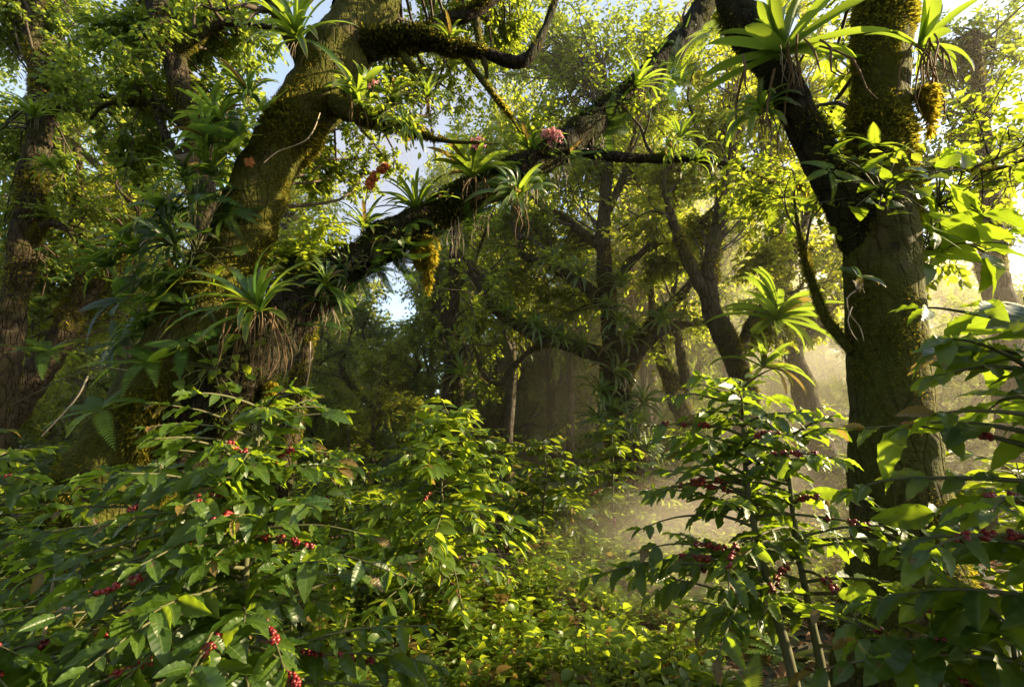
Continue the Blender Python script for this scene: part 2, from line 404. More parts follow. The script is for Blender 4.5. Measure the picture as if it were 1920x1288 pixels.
class Tree:
    def __init__(s, label, pts, bark, name='tree', cat='tree', seed=0, amp=.35, moss=0, msize=.05, group=None, ext=True, gold=.1, sides=0, flare=.5, hang=.8, rs=.84, lump=None, wob=.25, keep=-.1):
        s.lump = .35 * amp if lump is None else lump; s.wob = wob
        s.lf = .062; s.rs = rs; s.fine = not group and name != 'tree'; s.seed, s.bark, s.amp, s.limbs, s.gold, s.hang = seed, bark, amp, [], gold, hang
        P, Rr = s.conv(pts)
        if ext:                                       # carry the trunk down into the ground
            b = P[0].copy(); g = float(ground_h(b[0], b[1])) - .15
            if b[2] > g:
                d = nrm(P[0] - P[min(2, len(P) - 1)]); d[2] = min(d[2], -.5)
                q = b + d * ((b[2] - g) / -d[2]); P = np.vstack([q, P]); Rr = np.concatenate([[Rr[0] * 1.15], Rr])
        s.base = np.array([P[0][0], P[0][1], float(ground_h(P[0][0], P[0][1]))])
        s.root = thing(name, label, cat, s.base, group)
        s.crown, s.twigs = MB(), MB()
        s.limb('trunk', P, Rr, moss, msize, sides, flare, keep=keep)
    def conv(s, pts):
        P = np.array([at(p[0], p[1], p[2]) for p in pts]); Rr = np.array([p[3] * s.rs * px_scale(p[0], p[1], p[2]) for p in pts])
        return P, Rr
    def limb(s, name, P, Rr, moss=0, msize=.05, sides=0, flare=0., gold=None, keep=-.1, dark=False):
        mb = MB(); s.seed += 1
        rm = float(np.max(Rr)); sides = sides or int(np.clip(10 + rm * (240 if s.fine else 90), 8, 110))
        P2, R2, V = tube(mb, P, Rr, sides, max(.03, rm * (.1 if s.fine else .22)), s.amp, 2.2 / max(rm, .08) * .35, s.seed, flare, lump=s.lump, wob=s.wob)
        s.limbs.append((P2, R2))
        o = mb.build(name, M['bark_shaded'] if dark else s.bark, s.root, s.base)
        if moss:
            mm = moss_on(V, moss, msize, seed=s.seed, gold=s.gold if gold is None else gold, keep=keep, hang=s.hang)
            mm.build('moss', [M['moss_shaded'] if dark else M['moss'], M['moss_gold']], o, s.base)
        return o
    def branch(s, pts, moss=0, msize=.05, gold=None, keep=-.1, k=1., fork=4, dark=False):
        P, Rr = s.conv(pts); Rr = Rr * k
        d = nrm(P[-1] - P[-2]); ln = np.linalg.norm(P[-1] - P[-2])
        P = np.vstack([P, P[-1] + (d + R.normal(size=3) * .3) * ln * .6, P[-1] + (d * 2 + R.normal(size=3) * .5 + np.array([0, 0, .3])) * ln * .6])
        Rr = np.concatenate([Rr, [Rr[-1] * .6, .004]])
        o = s.limb('branch', P, Rr, moss, msize, gold=gold, keep=keep, dark=dark)
        P2, R2 = s.limbs[-1]; tot = np.linalg.norm(np.diff(P2, axis=0), axis=1).sum(); T = nrm(np.gradient(P2, axis=0))
        S_, D_ = [], []
        for q in range(fork):
            i = int(len(P2) * (.3 + .68 * (q + R.random()) / fork)); i = min(i, len(P2) - 1)
            def sub(p, dd, ln, r, lev):
                pts_ = [p]
                for z in range(4):
                    dd = nrm(dd + R.normal(size=3) * .28 + np.array([0, 0, .08])); pts_.append(pts_[-1] + dd * ln / 4)
                Q, _, _ = tube(s.twigs, pts_, r * np.array([1, .75, .5, .3, .1]) + .002, 6, ln / 8)
                Tq = nrm(np.gradient(Q, axis=0))
                for z in range(3 if lev else 0):
                    w = int(len(Q) * (.3 + .65 * R.random())); sub(Q[w], nrm(Tq[w] + rsph(1)[0] * .8), ln * .55, r * .45, lev - 1)
                for z in range(5):
                    w = int(len(Q) * (.4 + .59 * R.random())); S_.append(Q[w]); D_.append(nrm(Tq[w] * .5 + rsph(1)[0]))
            sub(P2[i], nrm(T[i] * .6 + rsph(1)[0] + np.array([0, 0, .25])), min(1.6, tot * .32) * (.6 + .6 * R.random()), min(R2[i] * .5, .05), 1)
        if S_: leaves_on(s.crown, s.twigs, np.array(S_), np.array(D_), 8, s.lf, SML, .25, .35)
        return o
    def blob(s, px, py, Y, rx, ry, nsub=8, ntw=9, nl=10, leaf=.085, tpl=SML, rz=None, droop=.25):
        c = at(px, py, Y); k = px_scale(px, py, Y)
        s.blob_w(c, np.array([rx * k, (rx * k if rz is None else rz), ry * k]), nsub, ntw, nl, leaf, tpl, droop)
    def blob_w(s, c, rad_, nsub, ntw, nl, leaf, tpl=SML, droop=.25):
        best = None
        for P, Rr in s.limbs:
            d = np.linalg.norm(P - c, axis=1) + .6 * np.maximum(0, P[:, 2] - c[2]); i = int(np.argmin(d))
            if best is None or d[i] < best[0]: best = (d[i], P[i], Rr[i], P, i)
        S, r0 = best[1], min(best[2] * .4, .022)
        E = c + rsph(nsub) * rad_ * (R.random((nsub, 1)) ** .45)
        hub = S + (c - S) * .55
        st, dr = [], []
        for e in E:
            w_ = max(2, len(best[3]) // 6); S = best[3][int(np.clip(best[4] + R.integers(-w_, w_), 0, len(best[3]) - 1))]
            mid = hub + (e - hub) * .3 + R.normal(size=3) * .12 * np.linalg.norm(e - S)
            P2, R2, _ = tube(s.twigs, [S, (S + mid) / 2 + R.normal(size=3) * .08 * np.linalg.norm(mid - S), mid, (mid + e) / 2 + R.normal(size=3) * .06, e], [r0, r0 * .7, r0 * .5, r0 * .3, .004], 5, .25)
            ln = len(P2)
            ii = (ln * (.3 + .7 * R.random(ntw) ** .7)).astype(int).clip(0, ln - 1)
            T = nrm(np.gradient(P2, axis=0))
            st.append(P2[ii]); dr.append(nrm(T[ii] * .6 + rsph(ntw) * 1.0 + nrm(P2[ii] - c) * .4))
        leaves_on(s.crown, s.twigs, np.vstack(st), np.vstack(dr), nl, leaf, tpl, droop, float(np.mean(rad_)) * .5)
    def done(s, leafmat, twigmat=None):
        s.twigs.build('twigs', twigmat or M['twig'], s.root, s.base)
        s.crown.build('crown', leafmat, s.root, s.base)
        return s.root

TWIG = leaf_tpl(2, 1, .5, 0, .1, a=.01, b=.3)

def leaves_on(mb, tw, S, D, nl, leaf, tpl, droop=.25, tl=.4):
    n = len(S)
    D = nrm(D + np.array([0, 0, -droop * .5]))
    L = tl * (.6 + .8 * R.random(n))
    L = np.clip(L, leaf * 2, leaf * 7)
    if tw is not None:
        place(tw, TWIG, S, D, rsph(n), L, .006 + leaf * .03)
    side = nrm(np.cross(D, rsph(n) * .4 + np.array([0, 0, 1.])))
    t = (np.arange(nl) + .6) / nl
    O = S[:, None] + D[:, None] * (L[:, None] * t)[..., None]
    O = O - np.array([0, 0, 1.]) * (.1 * L[:, None] * t ** 2)[..., None]
    sg = np.where(np.arange(nl) % 2 == 0, 1., -1.)
    Y = D[:, None] * .55 + side[:, None] * sg[None, :, None] * .8 + R.normal(size=O.shape) * .28 + np.array([0, 0, -droop])
    Nn = np.array([0, 0, 1.]) + R.normal(size=O.shape) * .45
    O, Y, Nn = O.reshape(-1, 3), Y.reshape(-1, 3), Nn.reshape(-1, 3)
    m = len(O); Ls = leaf * (.65 + .6 * R.random(m)); rnd = np.clip(np.repeat(R.random(n), nl) * .7 + R.random(m) * .3, 0, 1)
    k = R.integers(0, len(tpl), m)
    for q in range(len(tpl)):
        z = k == q
        place(mb, tpl[q], O[z], Y[z], Nn[z], Ls[z], rnd=rnd[z])

# ------------------------------------------------------------------ setting
def ground():
    n = 260
    a = np.linspace(-1, 1, n); X = np.sign(a) * (np.abs(a) ** 2.2) * 160
    b = np.linspace(0, 1, n); Y = -12 + 17 * b + 220 * b ** 3.5
    yy, xx = np.meshgrid(Y, X, indexing='ij')
    V = np.stack([xx, yy, ground_h(xx, yy)], -1).reshape(-1, 3)
    mb = MB(); mb.add(V, grid_quads(n, n), np.zeros_like(V))
    m, nt, N, Lk = new_mat('forest_soil')
    tc = N.new('ShaderNodeTexCoord')
    n1 = N.new('ShaderNodeTexNoise'); n1.inputs['Scale'].default_value = 9; n1.inputs['Detail'].default_value = 6; Lk.new(tc.outputs['Object'], n1.inputs['Vector'])
    n2 = N.new('ShaderNodeTexNoise'); n2.inputs['Scale'].default_value = .7; n2.inputs['Detail'].default_value = 3; Lk.new(tc.outputs['Object'], n2.inputs['Vector'])
    col = mixc(N, Lk, math_n(N, Lk, 'MULTIPLY_ADD', n1.outputs['Fac'], 2, -.5), (.02, .013, .008), (.085, .05, .025))
    col = mixc(N, Lk, math_n(N, Lk, 'MULTIPLY_ADD', n2.outputs['Fac'], 2, -.6), col, (.03, .045, .012))
    sx = N.new('ShaderNodeSeparateXYZ'); Lk.new(tc.outputs['Object'], sx.inputs[0])
    col = mixc(N, Lk, math_n(N, Lk, 'MINIMUM', math_n(N, Lk, 'MAXIMUM', math_n(N, Lk, 'MULTIPLY_ADD', sx.outputs[1], .12, -.7), 0.), .85), col, (.035, .06, .012))
    p = N.new('ShaderNodeBsdfPrincipled'); Lk.new(col, p.inputs['Base Color']); p.inputs['Roughness'].default_value = .95
    bp = N.new('ShaderNodeBump'); bp.inputs['Distance'].default_value = .05; Lk.new(n1.outputs['Fac'], bp.inputs['Height']); Lk.new(bp.outputs[0], p.inputs['Normal'])
    o = N.new('ShaderNodeOutputMaterial'); Lk.new(p.outputs[0], o.inputs[0])
    g = mb.build('ground', m); g['kind'] = 'structure'
ground()

# ------------------------------------------------------------------ the big trees
t1 = Tree('huge mossy trunk leaning right behind the left coffee shrub, with a long arching limb',
          [(70, 1300, 4.0, 165), (145, 1150, 3.95, 135), (215, 960, 3.95, 116), (292, 800, 4.0, 102), (372, 640, 4.05, 88), (430, 480, 4.1, 66), (490, 350, 4.15, 63), (555, 230, 4.2, 66),
           (620, 130, 4.3, 68), (680, 20, 4.4, 64), (740, -120, 4.5, 58), (800, -320, 4.7, 45)], M['bark'], 'leaning_tree', seed=1, moss=30000, msize=.05, gold=.2, keep=-.4, rs=.74, wob=.12)
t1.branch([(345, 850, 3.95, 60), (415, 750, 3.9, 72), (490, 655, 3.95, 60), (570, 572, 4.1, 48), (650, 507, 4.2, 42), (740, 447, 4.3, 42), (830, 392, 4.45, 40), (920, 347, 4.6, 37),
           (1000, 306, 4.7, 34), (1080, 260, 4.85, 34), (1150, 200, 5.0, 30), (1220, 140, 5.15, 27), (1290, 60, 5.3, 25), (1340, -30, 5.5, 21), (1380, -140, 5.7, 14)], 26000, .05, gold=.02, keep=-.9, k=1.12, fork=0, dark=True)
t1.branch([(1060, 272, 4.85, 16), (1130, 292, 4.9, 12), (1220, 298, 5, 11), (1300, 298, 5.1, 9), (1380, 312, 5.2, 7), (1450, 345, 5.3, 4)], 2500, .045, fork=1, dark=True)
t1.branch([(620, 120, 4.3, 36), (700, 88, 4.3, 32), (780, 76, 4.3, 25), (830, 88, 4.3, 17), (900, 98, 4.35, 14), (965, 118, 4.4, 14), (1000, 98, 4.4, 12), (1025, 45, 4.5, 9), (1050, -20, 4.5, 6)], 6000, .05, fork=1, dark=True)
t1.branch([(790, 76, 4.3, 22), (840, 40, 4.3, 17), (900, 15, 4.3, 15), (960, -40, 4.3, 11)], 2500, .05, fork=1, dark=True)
t1.branch([(897, -20, 4.35, 12), (893, 40, 4.35, 10), (902, 95, 4.35, 8)], 900, .05, fork=1)
t1.branch([(865, 100, 4.35, 9), (905, 152, 4.4, 8), (930, 185, 4.4, 6), (957, 218, 4.45, 3)], 900, .04, fork=1)
t1.branch([(600, 185, 4.2, 24), (690, 222, 4.1, 19), (760, 240, 4.1, 12), (830, 264, 4.1, 5)], 2500, .05, fork=1)
t1.branch([(745, 85, 4.3, 12), (772, 128, 4.3, 9), (797, 165, 4.35, 7), (805, 215, 4.35, 4)], 900, .045, fork=1)
t1.branch([(590, 170, 4.2, 34), (560, 90, 4.1, 26), (520, 20, 4.0, 20), (480, -60, 3.9, 15)], 3500, .05)
t1.branch([(640, 20, 4.4, 30), (700, -40, 4.5, 26), (840, -130, 4.6, 20), (1000, -190, 4.8, 12)], 0)
for b in ((900, 30, 6.2, 80, 50), (950, 85, 6.6, 50, 40), (820, 30, 6.0, 70, 40), (860, 165, 6.2, 70, 45), (750, 150, 5.8, 50, 60), (960, 20, 6.4, 60, 50),
          (690, 320, 5.8, 60, 50), (600, 330, 5.6, 50, 60), (1400, 360, 6.0, 60, 40), (1330, 20, 6.6, 60, 50)):
    t1.blob(*b, nsub=12, ntw=13, nl=13, leaf=.062)
t1.done(M['canopy'])

t2 = Tree('thick mossy trunk on the right that forks left, a large bromeliad on the fork',
          [(1735, 1420, 2.75, 190), (1720, 1290, 2.75, 135), (1702, 1150, 2.75, 112), (1690, 1000, 2.78, 102), (1680, 850, 2.8, 94), (1668, 700, 2.8, 86), (1655, 560, 2.82, 80), (1650, 450, 2.83, 76), (1655, 360, 2.85, 62),
           (1655, 250, 2.87, 56), (1655, 120, 2.9, 55), (1655, 0, 2.95, 54), (1655, -160, 3, 50), (1650, -400, 3.1, 40)], M['bark'], 'forked_tree', seed=40, moss=34000, msize=.045, gold=.12, ext=False, amp=.2, lump=.0, wob=.06, keep=-.45, rs=.8)
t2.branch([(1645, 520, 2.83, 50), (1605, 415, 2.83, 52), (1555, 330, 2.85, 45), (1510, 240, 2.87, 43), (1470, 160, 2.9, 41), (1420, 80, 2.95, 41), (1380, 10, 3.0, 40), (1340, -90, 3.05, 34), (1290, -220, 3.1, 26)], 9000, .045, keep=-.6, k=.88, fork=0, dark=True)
t2.branch([(1600, 660, 2.8, 22), (1550, 600, 2.9, 18), (1520, 520, 3.0, 15), (1500, 440, 3.1, 10), (1490, 380, 3.2, 5)], 1800, .04, k=.55)
t2.branch([(1715, 330, 2.9, 20), (1790, 315, 3.0, 8), (1860, 318, 3.1, 5)], 600, .04)
for b in ((1560, 60, 4.6, 60, 60), (1600, 180, 4.6, 50, 60), (1760, 480, 3.6, 60, 60), (1800, 330, 3.8, 70, 40), (1560, 260, 4, 40, 60)):
    t2.blob(*b, nsub=6, ntw=7, nl=8, leaf=.085)
t2.done(M['canopy'])

MIDS = []
def mid_tree(label, trunk, branches, blobs, leafm, bark='bark_dark', seed=0, moss=4000, msize=.06, leaf=.1, name='tree', rs=.84, nsub=14, ntw=12, nl=11, keep=-.5):
    t = Tree(label, trunk, M[bark], name, seed=seed, moss=moss, msize=msize, flare=.4, rs=rs)
    t.lf = leaf
    for b in branches: t.branch(b, moss // 4, msize, keep=keep)
    for b in blobs: t.blob(*b, nsub=nsub, ntw=ntw, nl=nl, leaf=leaf)
    t.done(M[leafm]); MIDS.append(t)
    return t

def yb(Y, *pts):
    return [(p[0], p[1], Y + (p[3] if len(p) > 3 else 0), p[2]) for p in pts]

tA = mid_tree('dark trunk at the left edge, forked high, a strap leaved rosette in its fork',
     yb(7, (-5, 800, 30), (10, 680, 26), (35, 500, 24), (55, 350, 24), (75, 220, 22), (70, 120, 15), (50, 0, 12), (30, -120, 8)),
     [yb(7, (70, 240, 18), (82, 150, 14), (68, 70, 12), (90, -40, 8)), yb(7, (80, 215, 14), (130, 195, 10), (180, 180, 7), (230, 185, 4)), yb(7, (45, 460, 10), (90, 420, 8), (130, 430, 5))],
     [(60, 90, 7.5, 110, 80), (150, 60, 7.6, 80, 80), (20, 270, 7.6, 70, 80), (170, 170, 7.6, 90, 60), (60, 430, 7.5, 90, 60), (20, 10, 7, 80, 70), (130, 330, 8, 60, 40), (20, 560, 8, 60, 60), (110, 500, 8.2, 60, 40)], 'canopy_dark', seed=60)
tB = mid_tree('dark upright trunk rising behind the leaning giant, leaves along both sides',
     yb(6, (400, 620, 30), (385, 480, 27), (372, 330, 26), (362, 230, 25), (340, 160, 24), (318, 80, 23), (295, 0, 22), (270, -120, 18)),
     [yb(6, (365, 250, 14), (300, 200, 9), (240, 190, 6), (190, 200, 4)), yb(6, (330, 110, 12), (400, 50, 9), (470, 45, 7), (540, 60, 4)), yb(6, (372, 330, 12), (320, 270, 9), (290, 210, 6))],
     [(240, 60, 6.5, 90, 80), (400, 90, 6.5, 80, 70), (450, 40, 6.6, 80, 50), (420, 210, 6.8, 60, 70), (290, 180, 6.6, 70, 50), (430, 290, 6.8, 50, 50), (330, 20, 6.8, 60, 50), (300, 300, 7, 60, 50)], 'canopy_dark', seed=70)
tC = mid_tree('slanting mossy trunk low on the left with golden leaves around it',
     yb(8, (20, 760, 34), (80, 690, 26), (125, 610, 22), (150, 540, 17), (140, 450, 12), (150, 360, 9), (145, 280, 6)),
     [yb(8, (120, 620, 14), (180, 540, 10), (230, 470, 7), (260, 400, 4)), yb(8, (148, 520, 9), (100, 440, 6), (70, 380, 4))],
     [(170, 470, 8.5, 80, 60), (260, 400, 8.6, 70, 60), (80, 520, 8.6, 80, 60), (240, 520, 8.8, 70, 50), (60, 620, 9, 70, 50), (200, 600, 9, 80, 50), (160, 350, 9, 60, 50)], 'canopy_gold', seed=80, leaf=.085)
tD = mid_tree('slender pale trunk with golden foliage between the two dark left trunks',
     yb(10, (225, 560, 12), (214, 400, 10), (205, 320, 9), (190, 250, 8), (175, 150, 5)),
     [yb(10, (205, 330, 7), (160, 290, 5), (130, 260, 3)), yb(10, (250, 480, 12), (275, 380, 9), (270, 290, 7), (255, 200, 4)), yb(10, (200, 300, 5), (240, 230, 4), (280, 210, 2))],
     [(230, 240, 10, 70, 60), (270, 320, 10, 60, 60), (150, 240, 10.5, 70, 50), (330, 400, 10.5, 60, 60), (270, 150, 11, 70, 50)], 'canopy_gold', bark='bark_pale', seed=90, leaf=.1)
tE = mid_tree('slim forked trunk standing behind the tall central coffee shrub',
     yb(11, (838, 770, 15), (845, 680, 13), (848, 600, 13), (850, 520, 12), (852, 440, 9), (850, 370, 5)),
     [yb(11, (843, 620, 10), (822, 565, 9), (795, 525, 6), (780, 500, 3)), yb(11, (855, 545, 6), (885, 500, 5), (905, 450, 3)), yb(11, (862, 770, 9), (862, 700, 9), (868, 650, 6))],
     [(820, 520, 11, 50, 45), (890, 520, 11.4, 55, 45), (870, 420, 11.4, 60, 50), (790, 600, 11.6, 45, 40), (910, 600, 12, 50, 40), (830, 640, 12, 40, 40)], 'canopy', seed=100, moss=2000, leaf=.1, nsub=7)
tF = mid_tree('spreading tree in the misty middle, its trunk and limbs hung with strap leaved plants',
     yb(10, (1172, 850, 46), (1160, 760, 36), (1150, 690, 30), (1143, 600, 25), (1136, 520, 22), (1130, 440, 20), (1135, 360, 16), (1140, 250, 12), (1130, 120, 8)),
     [yb(10, (1150, 680, 26), (1110, 655, 22), (1060, 642, 20), (1000, 625, 17), (950, 600, 13), (910, 560, 9), (880, 500, 5)),
      yb(10, (1135, 570, 18), (1100, 545, 17), (1060, 515, 15), (1020, 490, 14), (985, 478, 11), (968, 440, 7), (965, 390, 4)),
      yb(10, (1135, 470, 14), (1095, 440, 12), (1060, 410, 10), (1020, 385, 6)), yb(10, (1158, 690, 22), (1195, 640, 17), (1240, 590, 14), (1280, 550, 11), (1310, 500, 6)),
      yb(10, (1165, 720, 20), (1205, 655, 15), (1255, 615, 11), (1320, 606, 7)), yb(10, (1140, 540, 12), (1175, 500, 10), (1215, 465, 8), (1250, 455, 4)), yb(10, (1135, 400, 12), (1170, 330, 9), (1190, 250, 5)),
      yb(10, (1060, 640, 10), (1000, 655, 7), (960, 690, 7), (935, 720, 6), (905, 700, 5), (895, 665, 3))],
     [(1000, 430, 10.4, 80, 60), (1060, 340, 10.5, 80, 60), (1150, 320, 10.5, 80, 70), (1210, 420, 10.5, 70, 60), (940, 530, 10.5, 70, 55), (1260, 350, 10.6, 70, 60), (1240, 500, 10.6, 50, 50),
      (1050, 560, 10.6, 70, 45), (1080, 180, 10.5, 110, 80), (1180, 90, 10.5, 100, 80), (1020, 110, 11, 60, 60), (1060, 470, 11, 60, 50), (960, 420, 11, 60, 50), (1180, 200, 11, 80, 60), (1000, 260, 11, 60, 50), (1100, 50, 10.5, 90, 60), (1250, 200, 10.5, 70, 60), (1260, 60, 10.5, 80, 60), (900, 250, 11, 70, 60), (1010, 30, 10.5, 70, 50), (880, 130, 11, 70, 60)],
     'canopy', seed=110, moss=6000, leaf=.11, name='spreading_tree', nl=10, rs=.68)
tG = mid_tree('sunlit tree forking into a Y right of the misty middle tree',
     yb(8, (1405, 820, 26), (1395, 750, 24), (1378, 680, 24), (1350, 620, 23), (1328, 560, 20), (1330, 500, 16), (1345, 430, 15), (1352, 370, 13), (1372, 290, 9), (1380, 180, 6)),
     [yb(8, (1335, 570, 15), (1300, 510, 13), (1275, 450, 12), (1258, 400, 8), (1245, 330, 5)), yb(8, (1385, 680, 12), (1400, 620, 11), (1430, 580, 9), (1470, 555, 5)), yb(8, (1350, 360, 8), (1320, 300, 6), (1300, 220, 3))],
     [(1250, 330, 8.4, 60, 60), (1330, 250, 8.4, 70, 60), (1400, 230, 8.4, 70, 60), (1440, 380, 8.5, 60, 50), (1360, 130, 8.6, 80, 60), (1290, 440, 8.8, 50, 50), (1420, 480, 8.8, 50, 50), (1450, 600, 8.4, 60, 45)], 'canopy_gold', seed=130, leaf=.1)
tH = mid_tree('dim trunk between the Y shaped tree and the thick right trunk',
     yb(9.5, (1530, 800, 26), (1500, 700, 22), (1472, 600, 20), (1460, 500, 19), (1450, 430, 17), (1440, 340, 12), (1430, 220, 8)),
     [yb(9.5, (1462, 520, 12), (1500, 440, 9), (1530, 370, 5)), yb(9.5, (1490, 660, 10), (1540, 600, 8), (1570, 560, 4))],
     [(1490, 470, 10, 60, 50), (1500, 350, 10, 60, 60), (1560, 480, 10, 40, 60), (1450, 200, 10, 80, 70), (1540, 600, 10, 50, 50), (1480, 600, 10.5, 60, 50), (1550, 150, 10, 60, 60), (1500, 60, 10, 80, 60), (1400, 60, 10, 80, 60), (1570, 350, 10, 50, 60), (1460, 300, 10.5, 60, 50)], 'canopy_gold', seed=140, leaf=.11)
tI = mid_tree('hazy tree at the right edge with bright white sky behind it',
     yb(8, (1905, 760, 34), (1885, 600, 26), (1865, 500, 24), (1855, 400, 22), (1850, 320, 16), (1840, 200, 12), (1830, 60, 8)),
     [yb(8, (1858, 410, 14), (1895, 350, 10), (1940, 310, 6)), yb(8, (1850, 340, 9), (1810, 300, 7), (1770, 290, 4)), yb(8, (1870, 520, 10), (1820, 480, 7), (1790, 440, 4))],
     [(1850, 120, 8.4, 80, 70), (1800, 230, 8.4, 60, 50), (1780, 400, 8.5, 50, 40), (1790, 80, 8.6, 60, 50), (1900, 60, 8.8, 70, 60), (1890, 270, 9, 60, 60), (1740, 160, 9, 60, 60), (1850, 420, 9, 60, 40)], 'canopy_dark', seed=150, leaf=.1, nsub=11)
tJ = mid_tree('leaning brown trunk in the haze left of the Y shaped tree',
     yb(11, (1305, 880, 22), (1285, 790, 20), (1262, 720, 18), (1240, 660, 14), (1225, 590, 9), (1220, 520, 5)),
     [yb(11, (1285, 790, 13), (1282, 700, 11), (1268, 620, 9), (1262, 540, 5))],
     [(1240, 620, 11.5, 50, 45), (1290, 600, 11.5, 50, 45), (1200, 540, 12, 50, 50)], 'canopy_gold', seed=160, moss=1500, nsub=6)
tK = mid_tree('small crooked mossy tree on the left slope with curling grey green branches',
     yb(14, (692, 830, 13), (702, 780, 11), (718, 740, 9), (722, 700, 7), (735, 650, 4)),
     [yb(14, (706, 770, 7), (665, 730, 6), (640, 690, 5), (650, 650, 3)), yb(14, (720, 735, 6), (760, 720, 5), (785, 690, 4), (775, 660, 2)), yb(14, (720, 700, 5), (690, 665, 4), (680, 620, 2)), yb(14, (695, 810, 6), (730, 770, 5), (770, 750, 3))],
     [(650, 660, 14.5, 45, 40), (740, 650, 14.5, 55, 45), (700, 610, 14.6, 50, 35), (780, 700, 14.6, 35, 35)], 'canopy_dark', seed=170, moss=1500, msize=.09, leaf=.12, nsub=6)
tL = mid_tree('thin straight trunk in the far mist below the spreading limbs',
     yb(16, (1036, 890, 11), (1035, 800, 10), (1032, 700, 9), (1025, 620, 7), (1020, 520, 4)), [yb(16, (1034, 740, 5), (1060, 690, 4), (1075, 640, 2))],
     [(1030, 600, 16, 55, 40), (1070, 660, 16, 40, 30), (990, 650, 16.5, 45, 35)], 'canopy', seed=180, moss=800, leaf=.14, nsub=6)
tM = mid_tree('short orange lit leaning trunk under the arching limb',
     yb(5.6, (545, 800, 22), (555, 730, 18), (572, 670, 17), (582, 610, 14), (600, 540, 9), (620, 470, 5)), [yb(5.6, (580, 620, 8), (560, 560, 6), (550, 500, 3))],
     [(600, 470, 5.8, 50, 50), (550, 490, 5.8, 40, 40)], 'canopy', seed=190, moss=1500, msize=.05, nsub=5)

# ------------------------------------------------------------------ background forest
def grown_tree(rng, H, r0, spread, label, leafm, bark, group, leaf, nl=12, first=.35):
    base = np.zeros(3)
    root = thing('tree', label, 'tree', base, group)
    tr, br, cr = MB(), MB(), MB()
    P = [np.zeros(3)]; d = np.array([rng.normal() * .12, rng.normal() * .12, 1.])
    for k in range(7):
        d = nrm(d + rng.normal(size=3) * .16 + np.array([0, 0, .15])); P.append(P[-1] + d * H * .12)
    P[0][2] = -.5; P = np.array(P)
    P2, R2, _ = tube(tr, P, r0 * np.linspace(1.1, .25, 8), 9, .4, .3, 2., int(rng.integers(99)), .4)
    S, D = [], []
    def limb(p, dd, ln, r, lev):
        q = [p]; x = dd
        for k in range(4):
            x = nrm(x + rng.normal(size=3) * .28 + np.array([0, 0, .14])); q.append(q[-1] + x * ln / 4)
        Q2, _, _ = tube(br, q, r * np.linspace(1, .3, 5), 5, ln / 6)
        for k in range(6 if lev else 15):
            i = int(len(Q2) * (.35 + .65 * rng.random())) - 1
            nd = nrm(nrm(Q2[min(i + 1, len(Q2) - 1)] - Q2[i - 1]) * .5 + nrm(rng.normal(size=3)) * .9 + np.array([0, 0, .12]))
            if lev: limb(Q2[i], nd, ln * .55, r * .45, lev - 1)
            else: S.append(Q2[i]); D.append(nd)
    for k in range(spread):
        t = first + (1 - first) * (k + rng.random()) / spread
        i = int((len(P2) - 1) * t); a = k * 2.4 + rng.random()
        limb(P2[i], nrm(np.array([math.cos(a), math.sin(a), .35 + .5 * t])), H * (.34 - .14 * t), R2[i] * .55, 1)
    leaves_on(cr, br, np.array(S), np.array(D), nl, leaf, TINY if leaf > .16 else SML, .25, H * .07)
    tr.build('trunk', M[bark], root); br.build('branches', M[bark], root); cr.build('crown', M[leafm], root)
    return root

rg = np.random.default_rng(5)
BGK = [('hazy slender tree with loose yellow green crown in the forest behind', 'canopy_gold'), ('tall dark green tree in the forest behind', 'canopy_dark'),
       ('bushy green tree in the misty forest behind', 'canopy'), ('low spreading tree on the far wooded slope', 'canopy_gold'), ('rounded dense tree on the far wooded slope', 'canopy')]
protos = [grown_tree(rg, 11, .22, 11, BGK[0][0], BGK[0][1], 'bark_pale', 'forest trees in the distance', .15),
          grown_tree(rg, 13, .28, 13, BGK[1][0], BGK[1][1], 'bark_dark', 'forest trees in the distance', .15),
          grown_tree(rg, 9, .2, 12, BGK[2][0], BGK[2][1], 'bark_dark', 'forest trees in the distance', .14, first=.25),
          grown_tree(rg, 8, .26, 12, BGK[3][0], BGK[3][1], 'bark_pale', 'trees on the far slope', .2, first=.15),
          grown_tree(rg, 10, .26, 15, BGK[4][0], BGK[4][1], 'bark_dark', 'trees on the far slope', .2, first=.12)]
used = [False] * 5
def bg_tree(k, x, y, s):
    z = float(ground_h(x, y)) - .1
    rz = float(rg.random() * 6.28); sc = (s * (.9 + .2 * rg.random()),) * 2 + (s,)
    if not used[k]:
        used[k] = True; o = protos[k]; o.location = (x, y, z); o.rotation_euler = (0, 0, rz); o.scale = sc
    else:
        dup(protos[k], (x, y, z), rz, sc)
